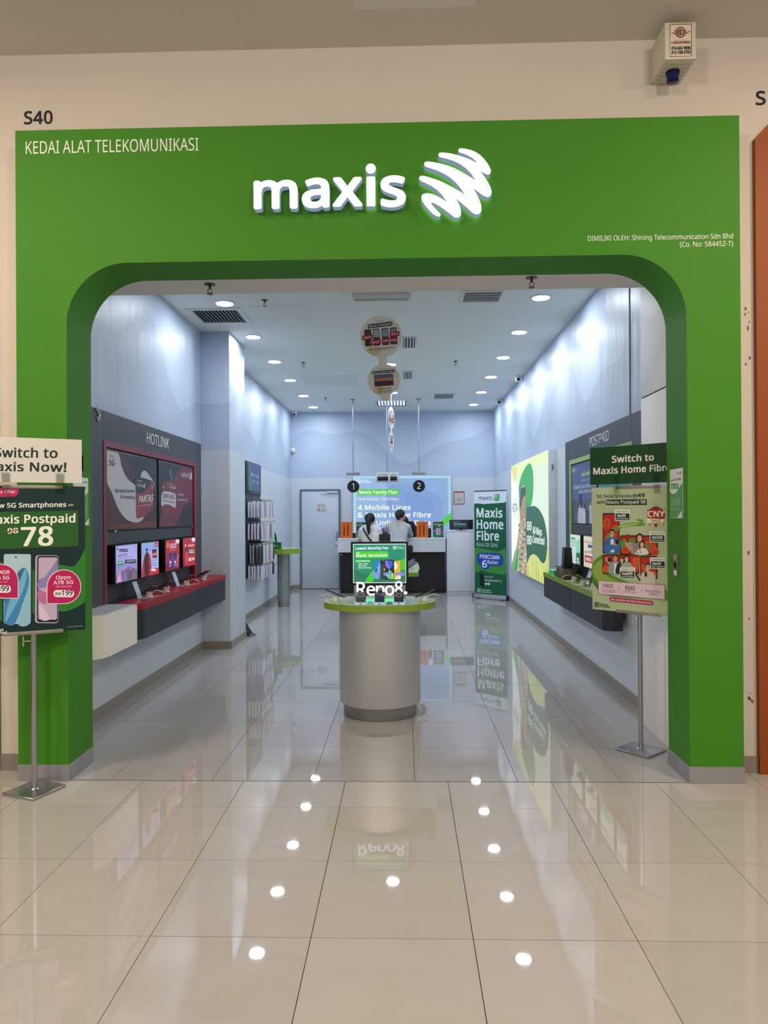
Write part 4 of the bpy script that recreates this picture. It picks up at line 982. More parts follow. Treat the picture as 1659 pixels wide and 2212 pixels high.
P = [(x - XL, y - 4.96) for x, y in counter_poly(XL, 4.96, -2.105, 5.69, .19)]; MB().prism(P, 0, .30, 'Z').build('body', M('#f0ede6', .35, noise=.02), wb_)
P = [(x - XL, y - 4.96) for x, y in counter_poly(XL + .0, 4.97, -2.115, 5.68, .185)]; MB().prism(P, .3005, .306, 'Z').build('top_panel', M('#c9c8d4', .3), wb_)
lc = thing('loose_clip', 'small crumpled clear clip hooked on the top edge of the HOTLINK panel', 'clip', (XL + .058, 5.52, 2.36))
MB().tube([(.004, 0, .055), (.012, -.03, .03), (.008, .02, .0), (.012, .0, -.04), (.006, .012, -.055), (.01, -.02, -.03)], .008, 6).build('clip_body', M('#c9cdd6', .2), lc)

# ------------------------------------------------------------------ right wall: POSTPAID display
Y1 = 8.37
pp = thing('wall_display', 'dark grey POSTPAID wall panel with a light green frame on the right wall', 'display panel', (XR, Y1, 0), -PI / 2)


def ry(y): return Y1 - y


b = MB(); b.box(0, -.05, .80, ry(8.135), -.001, 2.375, 0, .002, 1); b.box(ry(5.93), -.05, .80, ry(5.62), -.001, 2.375, 0, .002, 1); b.box(ry(8.135), -.05, 2.14, ry(5.93), -.001, 2.375, 0, .002, 1); b.build('panel_board', CHARCOAL, pp)
LG = M('#9bb86a', .4, noise=.03); b = MB(); b.box(ry(8.145), -.056, .875, ry(8.09), -.001, 2.155, 0, .001, 1); b.box(ry(5.97), -.056, .875, ry(5.92), -.001, 2.155, 0, .001, 1); b.box(ry(8.09), -.056, 2.108, ry(5.97), -.001, 2.155, 0, .001, 1); b.build('green_frame', LG, pp)
box('recess_board', ry(8.09), -.018, .82, ry(5.97), -.001, 2.108, DARKBOX, pp); box('header_band', ry(8.09), -.04, 1.35, ry(5.97), -.018, 1.46, CHARCOAL, pp)
me = text_mesh('POSTPAID', .0, .5, 4); xa, xb = min(v.co.x for v in me.vertices), max(v.co.x for v in me.vertices)
for v in me.vertices: v.co = (ry(7.268) + (v.co.x - xa) / (xb - xa) * .688, -.0505 - (v.co.z + .5) * .003, 2.226 + v.co.y / CAP * .092)
me.materials.clear(); me.materials.append(M('#dfe4ea', .4)); obj('lettering', me, pp)
for y0, y1 in ((8.07, 7.03), (6.99, 5.99)): box('poster_frame', ry(y0), -.045, 1.462, ry(y1), -.018, 2.10, M('#23252b', .4), pp, bev=.003)
s = Sheet(1.02, .62, [(215, 555), (520, 480), (520, 1368), (218, 1365)])
s.full('#4a5790'); s.poly([(215, 1050), (520, 1020), (520, 1368), (218, 1365)], '#434a70'); s.loops(235, 615, 10, '#c8d0e2', 1.6); s.text('All-Ways', 248, 612, 270, 606, 14, '#c8d0e2', .01); s.text('Connected', 248, 632, 274, 626, 14, '#c8d0e2', .01)
s.poly([(334, 652), (470, 615), (470, 690), (334, 720)], '#4f8a50'); s.text('Maxis Family Plan', 340, 708, 468, 672, 40, '#e2e8e4', .01); s.text('One Family. One Plan.', 335, 785, 470, 758, 36, '#d6dbe8', -.003); s.text('4 Mobile Lines & Maxis Home', 232, 890, 530, 852, 52, '#e2e6ee', .012); s.text('with Unlimited Data', 305, 952, 530, 925, 50, '#e2e6ee', .012)
for (x, y, w, hair, sk, sh, lg) in ((235, 1040, 17, '#1a1820', '#7a5448', '#2a2838', False), (272, 1100, 14, '#3a2a34', '#8a6458', '#5a4a78', True), (320, 1120, 19, '#4a3a34', '#b89080', '#d4d4dc', True), (362, 1130, 19, '#1e1a1e', '#a87e6c', '#d9dbe4', True), (455, 1080, 20, '#2a2226', '#a87e6c', '#c4c8d6', False)): s.bust(x, y, w, hair, sk, sh, 1366, 2., lg)
s.poly([(305, 960), (328, 955), (332, 1100), (305, 1110)], '#2c3150'); s.rect(408, 1180, 436, 1366, '#333a4a')
s.build('print', pp, (ry(8.06), -.0452, 1.471))
s = Sheet(.98, .62, [(0, 0), (980, 0), (980, 620), (0, 620)]); s.full('#2f8f78'); s.poly([(0, 420), (400, 300), (980, 500), (980, 620), (0, 620)], '#226a58'); s.loops(820, 100, 24, '#e6efe9')
s.build('print', pp, (ry(6.98), -.0452, 1.471))
for i, (y0, y1) in enumerate(((7.96, 7.50), (7.37, 6.93), (6.80, 6.36), (6.28, 5.99))):
    lab = ('lit pale green screen behind the black router on the POSTPAID panel', 'lit cream screen half hidden by the festive poster on the POSTPAID panel', 'lit white screen second from the entrance on the POSTPAID panel', 'narrow lit white screen closest to the entrance on the POSTPAID panel')[i]
    w = (y0 - y1) / 2; t = box('screen', -w, -.075, 0, w, 0, .315, BLACK, pp, bev=.003, loc=(ry((y0 + y1) / 2), -.018, 1.04)); t['label'] = lab
    s = Sheet(2 * w - .012, .303, [(0, 0), (100, 0), (100, 100), (0, 100)], emit=.95)
    if i == 0:
        s.full('#c9dcd8'); s.curve([(60, 100), (62, 60), (80, 40), (104, 50), (104, 104)], '#2a6a50'); s.poly([(60, 20), (100, 10), (100, 60), (62, 60)], '#8ad0b0'); s.rr(8, 10, 52, 18, 3, '#3aa05c'); s.text('Maxis', 10, 30, 60, 28, 8, '#3aa05c', .02); s.text('Wi-Fi 6', 10, 42, 56, 40, 8, '#3aa05c', .02); s.text('RM', 66, 86, 84, 86, 9, '#f0f4f0', .02); s.text('99', 66, 97, 88, 97, 9, '#f0f4f0', .02)
    elif i == 1:
        s.full('#d9cdb8'); s.text('for New Sign', 8, 22, 90, 22, 7, '#3a3230', .01); s.rr(40, 26, 96, 36, 2, '#2a4a78'); s.text('up to 50%', 12, 55, 80, 52, 9, '#3a2a28', .02); s.rr(10, 62, 92, 84, 4, '#9c2a3c'); s.text('RM35', 20, 79, 70, 79, 11, '#eeeedd', .02)
    else:
        s.full('#d2d8d0'); s.curve([(0, 100), (0, 70), (50, 60), (100, 80), (100, 100)], '#3c8a52'); s.rr(8, 14, 60, 26, 3, '#3aa05c')
    s.build('print', t, (-w + .006, -.0752, .006))
counter_unit('lime topped black wall counter at the far end under the POSTPAID panel', XR - .0505, 7.47, 8.86, 1.665, .03, LIME, DARKBOX, 'counters under the POSTPAID panel')
counter_unit('lime topped black wall counter with a rounded end behind the festive poster', XR - .0505, 6.20, 7.455, 1.665, .10, LIME, DARKBOX, 'counters under the POSTPAID panel')

# things on the lime counter
t = thing('leaflet_block', 'small bright green and white leaflet block on the far end of the lime counter', 'leaflets', (1.735, 8.50, .87), .25)
box('stack', -.05, -.07, .0003, .05, .07, .05, M('#39d06a', .4), t); box('top_leaflet', -.05, -.07, .0505, .05, .07, .056, M('#dfe9e6', .4), t)
t = thing('parcel_box', 'brown and black carton lying under the black router on the lime counter', 'box', (1.745, 8.02, .8703), .0)
box('carton', -.065, -.23, .0, .065, .23, .115, M('#5c4c3a', .7, noise=.08), t, bev=.003); box('sleeve', -.0665, .04, -.0002, .0665, .232, .1165, M('#20241f', .5), t)
box('green_stripe', -.067, .09, .0, -.0662, .13, .1168, M('#3d8a3c', .5), t); s = Sheet(.07, .05); s.full('#d9dcdd'); s.build('label_print', t, (-.068, .215, .06), (0, 0, -PI / 2))
t = thing('router', 'tall black tapered router standing on the brown carton', 'router', (1.732, 7.87, .9868), 0)
b = MB(); b.prism([(-.05, 0), (.05, 0), (.036, .225), (-.036, .225)], -.06, .06, 'Y'); b.build('body', M('#0d0e10', .35), t, smooth=False); box('foot', -.04, -.05, -.0003, .04, .05, .004, M('#191a1c', .5), t); box('status_light', -.0475, -.012, .07, -.044, .012, .074, M('#c9d4dc', .3), t)
t = thing('accessory_box', 'upright cream and lime phone accessory box beside the black router', 'box', (1.79, 8.16, .9868), .15)
box('carton', -.035, -.05, .0, .035, .05, .125, M('#b9bd8a', .5), t, bev=.002); box('window_print', -.0356, -.012, .02, -.035, .022, .112, M('#1b2018', .4), t)
t = thing('brochure_holder', 'empty clear acrylic brochure holder at the back of the lime counter', 'holder', (1.79, 8.40, .8703), -PI / 2)
box('back_plate', -.1, -.003, 0, .1, 0, .16, ACRYLIC, t, rot=(-.25, 0, 0)); box('base', -.1, -.07, 0, .1, .0, .003, ACRYLIC, t)
for i, (y, lab) in enumerate(((7.55, 'slim phone on the lime counter just before the brown carton'), (7.18, 'phone on the lime counter beside the poster edge'), (6.80, 'phone on the lime counter hidden behind the festive poster'))):
    phone_on_stand((1.735, y, .87), PI / 2 + .5, lab, 'white tethered stand of the ' + lab, .42, '#1c2433', 0, .06, None, 1, '#2a2c30')
t = thing('card_holder', 'leaning white price card behind the phones on the lime counter', 'card holder', (1.80, 7.30, .8703), -PI / 2)
box('card', -.07, -.003, 0, .07, 0, .17, M('#d9dce6', .2), t, rot=(-.3, 0, 0)); box('foot', -.07, -.06, 0, .07, .008, .004, M('#cfdadf', .1), t)

# big lightbox on the right wall
lb = thing('lightbox', 'tall lit green and white lightbox with a smiling person on the right wall', 'lightbox', (XR, 12.25, .66), -PI / 2)
Wl = 3.16
box('housing', 0, -.10, 0, Wl, -.001, 1.71, M('#c2c6ce', .4, noise=.02), lb, bev=.002)
box('cable_plate', Wl - .002, -.06, 1.45, Wl + .004, -.035, 1.52, M('#7c8088', .5), lb)
s = Sheet(Wl - .02, 1.69, [(131, 668), (547, 487), (551, 2010), (135, 1835)], emit=1.05)
s.full('#d6e8cf'); s.poly([(131, 668), (547, 487), (547, 620), (300, 700), (180, 860), (131, 950)], '#e0ecb0'); s.curve([(131, 668), (200, 690), (180, 860), (131, 960)], '#d5d98a')
s.poly([(131, 1835), (551, 2010), (551, 1560), (300, 1700), (131, 1500)], '#c9d27a')
for k in range(26):
    x = 300 + k * 9.5; s.line(x, 1960 - (k * 53) % 220, x + 2, 2010, 4, ('#8f9c3a', '#e6e88e', '#a9b14a')[k % 3])
s.poly([(131, 700), (131, 1835), (215, 1860), (215, 1400), (200, 1000)], '#eef4ee')
s.curve([(132, 1830), (210, 1500), (235, 1300), (215, 1000), (235, 820), (290, 690), (345, 635), (378, 720), (384, 900), (370, 1060), (330, 1180), (290, 1280), (260, 1450), (215, 1650), (200, 1860)], '#2fa03e')
s.curve([(180, 852), (205, 900), (222, 1000), (215, 1180), (190, 1380), (160, 1560), (131, 1640), (131, 1040), (150, 900)], '#f0f6f2')
s.text('KEHEBATAN', 148, 1062, 205, 1058, 26, '#8aa88e', 0); s.text('KITA', 148, 1196, 204, 1192, 96, '#274a3a', .012); s.text('BERSAMA MAXIS', 148, 1236, 204, 1236, 14, '#6c8a78', 0)
s.curve([(300, 1190), (345, 1130), (400, 1120), (450, 1160), (500, 1260), (530, 1420), (535, 1560), (520, 1700), (495, 1755), (465, 1740), (430, 1690), (385, 1660), (340, 1690), (300, 1745)], '#1f5a44')
# printed person
s.curve([(205, 1480), (225, 1330), (245, 1290), (290, 1350), (298, 1500), (310, 1920), (250, 1890), (212, 1860), (212, 1600), (160, 1820), (145, 1830), (180, 1650)], '#a99c88')
for k in range(40): s.ell(222 + (k * 37) % 78, 1340 + (k * 67) % 540, 7, 13, ('#3a332c', '#ddd3c0', '#6a5a4a', '#8a4a5e', '#c9c24a')[k % 5], 8)
s.curve([(240, 1060), (262, 1000), (292, 1010), (300, 1120), (300, 1250), (292, 1320), (275, 1375), (258, 1340), (244, 1230)], '#a9826a'); s.curve([(238, 1130), (240, 980), (250, 890), (272, 872), (292, 890), (298, 985), (280, 1010), (262, 1040), (250, 1120)], '#3d3733'); s.curve([(248, 920), (262, 880), (285, 880), (292, 915), (275, 905)], '#a79d90')
s.ell(276, 1160, 6, 5, '#2c1e18', 8); s.ell(296, 1160, 4, 5, '#2c1e18', 8); s.ell(286, 1275, 9, 8, '#efe6dc', 10)
for cx in (324, 352):
    for cy in (1345, 1505):
        s.ring(cx, cy, 8, 13, '#e4f0ea', 16, 4.2); s.ell(cx, cy, 4, 14, '#dfece6', 8)
s.text('All-Ways', 376, 1430, 478, 1448, 80, '#e8f1ec', .02); s.text('Connected', 376, 1530, 505, 1548, 80, '#e8f1ec', .02)
s.build('print', lb, (.01, -.1002, .01))

# ------------------------------------------------------------------ round display table at the entrance
CX, CYT = -.203, 5.84
rt = thing('display_table', 'oval lime green top on a brushed steel drum in the entrance', 'table', (CX, CYT, 0))
MB().lathe([(.292, .0005), (.292, .1)], 64).build('kick_ring', M('#a2a3a6', .32, metal=1., aniso=.5), rt)
MB().lathe([(.305, .1), (.322, .104), (.322, .838)], 72).build('drum', BRUSHED, rt, angle=30)
e = [(.446 * math.cos(a), .36 * math.sin(a)) for a in [k * PI / 36 for k in range(72)]]
MB().prism(e, .84, .888, 'Z').build('tabletop', LIME, rt, angle=30)
MB().prism([(x * .996, y * .996) for x, y in e], .8885, .8900, 'Z').build('top_sheen', M('#98b670', .22), rt, angle=30)  # paler lime layer: reflection on the tabletop painted as colour
TT = .8905
# lit menu sign
ms = thing('lightbox_sign', 'black framed lit green sign Lowest Monthly Fee on the round table', 'sign', (-.209, 6.02, TT))
b = MB(); W2, H2 = .236, .356
for q in ((-W2, .105, W2, .122), (-W2, .445, W2, .462), (-W2, .122, -W2 + .018, .445), (W2 - .018, .122, W2, .445)): b.box(q[0], -.012, q[1], q[2], .03, q[3], 0, .002, 1)
b.build('frame', BLACK, ms)
box('light_panel', -W2 + .017, -.004, .121, W2 - .017, .028, .446, M('#dfeee8', .3, emit=1.0), ms)
for x in (-.2, .2): box('support', x - .012, .0, .0003, x + .012, .016, .108, STEEL, ms)
s = Sheet(.426, .31, [(240, 200), (1400, 200), (1400, 1025), (240, 1025)], emit=.95, step=.00012)
s.full('#1c9070'); s.poly([(240, 200), (1400, 200), (1400, 420), (240, 760)], '#149476'); s.curve([(240, 760), (500, 840), (900, 760), (1400, 860), (1400, 1025), (240, 1025)], '#1f7a5c')
s.curve([(500, 1022), (560, 900), (700, 750), (1000, 610), (1300, 540), (1398, 520), (1398, 740), (1100, 760), (800, 850), (640, 1022)], '#46cf3a')
s.text('Lowest Monthly Fee', 278, 310, 1015, 302, 58, '#f2fff8', .03); s.loops(1162, 268, 20, '#e8fff6'); s.text('All-Ways', 1216, 262, 1330, 260, 20, '#e8fff6', .02); s.text('Connected', 1216, 293, 1372, 291, 20, '#e8fff6', .02)
s.rr(278, 345, 1018, 492, 6, '#4bd22f'); s.text('with', 302, 394, 386, 392, 28, '#eafff0', .02); s.text('Maxis Zerolution', 298, 468, 1000, 464, 66, '#f4fff6', .025)
s.rr(278, 530, 622, 584, 4, '#4bd22f'); s.text('Maxis SafeDevice', 292, 572, 606, 570, 28, '#eafff0', .02)
for (x0, y0, x1, y1) in ((315, 590, 315, 742), (315, 742, 665, 742), (665, 742, 665, 560)): s.line(x0, y0, x1, y1, 6, '#3fae55')
for k, tx in enumerate(('FREE 3 mths', 'with every', 'device purchase')): s.text(tx, 345, 634 + k * 42, (570, 530, 636)[k], 634 + k * 42, 26, '#eafff4', .03)
s.rr(708, 566, 840, 952, 14, '#2f7fd8'); s.curve([(715, 930), (730, 800), (780, 680), (830, 600), (836, 760), (800, 940)], '#68b4f2'); s.curve([(715, 860), (740, 760), (775, 715), (760, 790), (730, 850)], '#163a86')
s.rr(838, 536, 1000, 966, 22, '#3a4038'); s.rr(848, 546, 935, 640, 16, '#2a2e2a'); s.ell(868, 568, 20, 22, '#0c0e0e', 14); s.ell(902, 602, 20, 22, '#0c0e0e', 14); s.ell(906, 560, 7, 7, '#cfd4d0', 8); s.ell(928, 745, 13, 24, '#cfd6d2', 12)
s.rr(942, 532, 1148, 968, 22, '#14171a'); s.rr(952, 542, 1138, 958, 16, '#1d2420'); s.poly([(952, 556), (990, 542), (1010, 620), (1045, 750), (955, 668)], '#a56ff0'); s.poly([(1000, 556), (1100, 556), (1120, 640), (1045, 750)], '#1f6ee6'); s.poly([(1045, 750), (1138, 850), (1138, 950), (1030, 955), (965, 880)], '#38d68c'); s.poly([(1045, 750), (965, 880), (1010, 940)], '#4fe0c0'); s.poly([(1100, 812), (1138, 850), (1138, 950), (1080, 955)], '#b4dc3c')
s.rr(1150, 560, 1294, 955, 14, '#e9b52a'); s.curve([(1152, 590), (1200, 610), (1228, 690), (1190, 745), (1152, 750)], '#f5f2ea'); s.curve([(1152, 950), (1200, 900), (1290, 880), (1290, 954)], '#f2e8d0'); s.line(1294, 575, 1294, 945, 8, '#5a4a18')
for (x0, x1, tx) in ((648, 812, 'OPPO'), (912, 1092, 'Apple'), (1172, 1378, 'Samsung')): s.rr(x0, 812, x1, 876, 20, '#b8c6ff'); s.rr(x0 + 8, 820, x1 - 8, 868, 14, '#2742c8'); s.text(tx, x0 + 28, 858, x1 - 28, 858, 26, '#eef2ff', .02)
s.build('print', ms, (-.213, -.0045, .128))
# clear acrylic name stand with lit letters and three phones
ac = thing('name_stand', 'clear acrylic stand with glowing white Reno8 letters on the round table', 'stand', (-.19, 5.665, TT))
box('base_plate', -.20, -.07, .0003, .20, .03, .012, M('#ffffff', .03, trans=1., ior=1.3), ac, bev=.003)
box('back_plate', -.19, .002, .012, .19, .008, .175, M('#ffffff', .02, trans=1., ior=1.1), ac)
box('light_strip', -.185, -.012, .0125, .185, -.001, .034, M('#62f0a4', .4, emit=1.1), ac)
L8 = M('#fbfdff', .4, emit=1.5); xs8 = dict(R=(-.186, .058, .165), e=(-.108, .060, .136), n=(-.036, .060, .136), o=(.034, .060, .136)); xe = dict(R=-.114, e=-.042, n=.030, o=.106)
for ch, (x0, z0, z1) in xs8.items(): letter_solid('letter', ch, x0, z0, xe[ch], z1, .012, ac, [L8, SIGNSIDE], .010, -.0)
letter_solid('letter', '8', .110, .060, .172, .170, .012, ac, [L8, SIGNSIDE], .010, -.0)
box('badge', .176, -.012, .068, .206, -.0, .090, L8, ac, bev=.006)
s = Sheet(.03, .022, [(0, 0), (30, 0), (30, 22), (0, 22)]); s.text('5G', 6, 17, 24, 17, 12, '#3a58c8', .02); s.build('badge_print', ac, (.176, -.0122, .068))
for i, (x, nm, scr) in enumerate(((-.337, 'left', '#8b9196'), (-.194, 'centre', '#28345c'), (-.047, 'right', '#5a4f6e'))):
    lab = ('dark phone leaning before the letter R of the acrylic stand', 'dark phone leaning before the letter n of the acrylic stand', 'dark phone leaning before the figure of the acrylic stand')[i]
    t = phone(lab, (x + .0, 5.600, TT + .062), 0, .46, '#16181d', scr, None, lit=.25 if i == 1 else .12)
    k = thing('phone_block', ('clear acrylic block holding the phone before the letter R', 'clear acrylic block holding the phone before the letter n', 'clear acrylic block holding the phone before the figure eight')[i], 'phone stand', (x, 5.575, TT))
    box('block', -.052, -.05, .0003, .052, .04, .024, M('#a9cfe0', .08, emit=.55), k, bev=.002)
    MB().cyl((0, .012, .024), (0, .02, .047), .017, seg=16).build('post', M('#d9d9d4', .35), k)
    s = Sheet(.09, .018, [(0, 0), (90, 0), (90, 18), (0, 18)]); s.rr(4, 2, 34, 16, 2, '#e8eef2'); s.rr(56, 2, 86, 16, 2, '#e8eef2'); s.text('RM 49', 38, 13, 54, 13, 6, '#3a5a9a', .01); s.build('price_print', k, (-.045, -.0505, .003))
    MB().tube([(-.012, .02, .03), (-.04, .06, .02), (-.05, .09, .004), (-.03, .12, .004)], .003, 6).build('cable', CABLE, k)
for (x, y, rz, side, nm) in ((-.555, 5.80, 1.95, 1, 'left'), (.155, 5.80, -1.95, -1, 'right')):
    lab = {'left': 'silver edged phone tilted outward beside the green sign, door side', 'right': 'silver edged phone tilted outward beside the green sign, lightbox side'}[nm]
    phone_on_stand((x, y, TT), rz, lab, 'white tethered stand of the ' + lab, .42, '#0e1116', 0, .042, None, side, '#1b1c20')
t = thing('cable_loop', 'white coiled charging cable lying on the round table beside the acrylic stand', 'cable', (-.42, 5.74, TT + .004))
MB().tube([(.08, .02, 0), (.02, -.05, 0), (-.03, -.03, 0), (-.02, .03, .0), (.04, .05, .002), (.09, .07, 0)], .0045, 7).build('cable_run', CABLE, t)

# second, rectangular display table further in
mt = thing('display_table', 'long lime green display table hidden behind the entrance table', 'table', (-.20, 9.86, 0))
MB().prism(rrect(-.365, -1.03, .365, 1.03, .06), .822, .868, 'Z').build('tabletop', LIME, mt); MB().prism(rrect(-.363, -1.028, .363, 1.028, .06), .8685, .870, 'Z').build('top_sheen', M('#98b670', .25), mt)  # thin upper layer carries the reflected light in its paler colour
for y in (-.5, .5): MB().lathe([(.15, .0005), (.15, .07), (.17, .08), (.17, .82)], 40, 0, Matrix.Translation((0, y, 0))).build('drum', BRUSHED, mt)
t = thing('brochure_stand', 'white sided dark brochure stand rising behind the green sign', 'brochure stand', (-.265, 9.75, .8705))
for x0, x1 in ((-.085, -.077), (.077, .085)): box('side_panel', x0, -.08, .0002, x1, .08, .46, WHITE, t)
for x0, x1, h in ((-.075, -.032, .44), (-.03, .03, .47), (.032, .075, .44)): box('brochure', x0, -.05, .003, x1, .05, h, M('#23262d', .5), t)
box('base', -.076, -.08, .0002, .076, .08, .0028, WHITE, t)
for i, y in enumerate((9.02, 9.28, 9.54, 9.84)):
    lab = ('first from the entrance', 'second from the entrance', 'third from the entrance', 'last in the row')[i]
    phone_on_stand((.06, y, .8705), -1.25, 'phone on the long lime table, ' + lab, 'white stand on the long lime table, ' + lab, .45, '#14181f', 0, .05, None, 1, '#5a2430' if i % 2 else '#202226')

# peninsula table by the accessory wall
pt = thing('peninsula_table', 'half-oval lime table on a slim steel drum by the accessory rack', 'table', (XL, 12.6, 0))
pl_ = [(.0005, -.36), (.36, -.36)] + [(.24 + .36 * math.cos(a), .36 * math.sin(a)) for a in [-PI / 3 + k * PI * 2 / 3 / 16 for k in range(17)]] + [(.36, .36), (.0005, .36)]
MB().prism(pl_, .912, .996, 'Z').build('tabletop', LIME, pt, angle=30); MB().prism([(x * .995 + .0005, y * .993) for x, y in pl_], .9965, .998, 'Z').build('top_sheen', M('#98b670', .25), pt, angle=30)  # paler upper layer: painted reflection, not a separate covering
MB().lathe([(.098, .0005), (.098, .05), (.107, .055), (.107, .46), (.105, .462), (.105, .466), (.107, .468), (.107, .91)], 40, 0, Matrix.Translation((.30, 0, 0))).build('drum', M('#9aa1a0', .4, metal=.8), pt)
for z in (.50,): MB().cyl((.27, -.108, z), (.27, -.103, z), .008, seg=10).build('lock', BLACK, pt)
MB().tube([(.16, -.30, .91), (.17, -.30, .75), (.18, -.30, .66), (.20, -.30, .72), (.26, -.28, .80), (.27, -.28, .91)], .004, 6).build('hanging_cable', M('#5a5f66', .5), pt)
t = thing('leaflet_holder', 'dark green open leaflet holder box on the half-oval lime table', 'holder', (-2.21, 12.42, .9985))
DG = M('#12633a', .4)
box('tray_front', -.17, -.10, .0003, .12, -.094, .115, DG, t); box('tray_base', -.17, -.094, .0003, .12, .06, .006, DG, t); box('tray_side', .114, -.094, .006, .12, .06, .115, M('#9fb9a6', .4), t); box('tray_side', -.17, -.094, .006, -.164, .06, .115, DG, t)
MB().prism([(-.10, .0), (.02, .0), (.02, .18), (.0, .26), (-.04, .31), (-.10, .33)], .05, .058, 'Y').build('header_board', DG, t)
s = Sheet(.26, .05, [(0, 0), (260, 0), (260, 50), (0, 50)]); s.text('maxis', 60, 38, 130, 38, 26, '#dfeee4', .02); s.emblem(140, 8, 175, 42, '#dfeee4'); s.text('fibre', 185, 38, 240, 38, 18, '#a8cdb4', .01); s.build('print', t, (-.155, -.1003, .03))
box('leaflet', -.09, .04, .10, -.02, .046, .22, M('#d9e4dc', .5), t)

# ------------------------------------------------------------------ accessory rack on the left wall
RY0 = 10.83
ar = thing('accessory_rack', 'tall grey wall rack with hooks and a blue header screen past the pillar', 'display rack', (XL, RY0, 0), PI / 2)
box('back_panel', 0, -.03, .622, 1.145, -.001, 2.395, M('#3d444a', .5), ar, bev=.003)
box('header_frame', .02, -.045, 1.90, 1.12, -.03, 2.385, M('#2a2f35', .4), ar, bev=.003)
s = Sheet(.86, .42, [(135, 140), (325, 205), (325, 605), (135, 580)], emit=.38); s.full('#3a62b4'); s.curve([(135, 580), (135, 150), (165, 200), (175, 380), (198, 480), (195, 585)], '#3f8f86'); s.ell(193, 335, 10, 34, '#e4ecf6', 14); s.text('maxis', 208, 358, 250, 362, 34, '#e4ecf6', .02); s.text('hotlink', 260, 385, 312, 388, 36, '#e4ecf6', .02); s.text('OPPO', 196, 455, 245, 458, 34, '#dfe8f4', .02); s.text('vivo', 268, 475, 306, 478, 36, '#dfe8f4', .02)
s.build('screen', ar, (.16, -.0455, 1.955))
PK = M('#cfcbd6', .35, noise=.06, scale=30); PK2 = M('#8e8697', .35); PKD = M('#26262c', .4); TABM = M('#c7cbbf', .4)
HOOK = M('#5b5f62', .4, metal=.6)
HN = ('first', 'second', 'third', 'fourth', 'fifth', 'sixth', 'seventh', 'eighth', 'last')
ROWS = ((1.80, .30, 'top'), (1.47, .30, 'second'), (1.145, .34, 'third'), (.84, .26, 'bottom'))
_hk = _pk = None
packs = {}


def make_pack(h, mat, nm):
    me = MB().box(-.045, -.009, -h, .045, .009, -.03, 0, .003, 1).box(-.018, -.0012, -.03, .018, .0012, .0).mesh(nm, mat)
    return me


for zi, (z, h, nm) in enumerate(ROWS):
    for k in range(9):
        x = .075 + k * .122
        b = MB() if _hk is None else None
        if _hk is None:
            b.cyl((0, 0, 0), (0, -.245, .006), .0035, seg=8); b.cyl((0, 0, -.01), (0, -.004, .018), .008, seg=8); b.box(-.022, -.252, -.012, .022, -.245, .024, 1, .002, 1); _hk = b.mesh('hook', [HOOK, TABM])
        obj('hook', _hk, ar, (x, -.03, z))
        dark = (zi == 3 and k > 6) or (zi == 2 and k in (0, 8))
        mt_ = PKD if dark else (PK2 if (k + zi) % 5 == 2 else PK)
        key = (h, mt_.name)
        if key not in packs: packs[key] = make_pack(h - .04, mt_, 'accessory_pack')
        col = 'black' if dark else ('mauve' if mt_ is PK2 else 'white')
        for j in range(5 if not dark else 3):
            o = obj('accessory_pack', packs[key]); yy = RY0 + x; xx = XL + .03 + .232 - j * .047 - .006 * ((k * 7 + zi * 3 + j) % 3)
            o.location = (xx, yy, z - .003); o.rotation_euler = (random.uniform(-.03, .03), 0, PI / 2 + random.uniform(-.06, .06))
            tag(o, 'slim %s pack, %s on the %s hook from the pillar, %s rack row' % (col, ('front', 'second', 'third', 'fourth', 'rear')[j], HN[k], nm), 'accessory pack', '%s packs in the %s row of the rack' % (col, nm))
t = thing('dustpan', 'small black dustpan and lead on the floor at the pillar foot', 'dustpan', (-2.17, 9.62, .0005))
b = MB(); b.prism([(0, 0), (.13, 0), (.03, .16), (0, .16)], -.11, .11, 'Y'); b.build('pan', MATTBLACK, t, smooth=False); MB().tube([(.05, -.10, .01), (.16, -.2, .008), (.20, -.05, .008), (.12, -.02, .012)], .006, 7).build('lead', M('#35393f', .5), t)

# ------------------------------------------------------------------ service counter and things on it
sc = thing('service_counter', 'long white topped service counter with black front before the back wall', 'counter', (0, 14.43, 0))
CW = M('#d3d6df', .35, noise=.02)
MB().prism(rrect(-1.335, -.0, .805, .085, .02), .825, 1.062, 'Z').build('fascia', CW, sc); box('worktop', -1.335, -.0, 1.0625, .805, .52, 1.10, CW, sc, bev=.006)
box('front_panel', -1.30, .17, .0505, .80, .19, 1.062, M('#14171d', .35), sc); box('toe_kick', -1.30, .20, .0005, .80, .22, .05, BLACK, sc)
for x in (-1.29, .785): box('end_panel', x - .01, .19, .0505, x + .01, .51, 1.062, M('#1b1e24', .4), sc)
MB().lathe([(.016, 0), (.016, .006)], 16, 0, Matrix.Translation((-1.27, .17, .77)) @ Matrix.Rotation(PI / 2, 4, 'X')).build('cable_port', STEEL, sc)
tw = thing('side_cabinet', 'plain white cabinet standing taller beside the service counter', 'cabinet', (.825, 14.43, 0))
box('carcass', 0, .02, .0005, .55, .52, 1.22, CW, tw, bev=.004); box('top_panel', -.003, .0, 1.2205, .553, .52, 1.24, CW, tw, bev=.003); box('front_door', .004, .003, .05, .546, .0195, 1.216, CW, tw, bev=.002)
tv = thing('monitor', 'black monitor showing Part Full? No Problem on the white cabinet', 'monitor', (1.13, 14.66, 1.2405))
box('housing', -.235, 0, .02, .235, .035, .215, BLACK, tv, bev=.004); box('foot', -.09, -.03, .0003, .09, .07, .012, BLACK, tv); box('neck', -.02, .01, .012, .02, .03, .022, BLACK, tv)
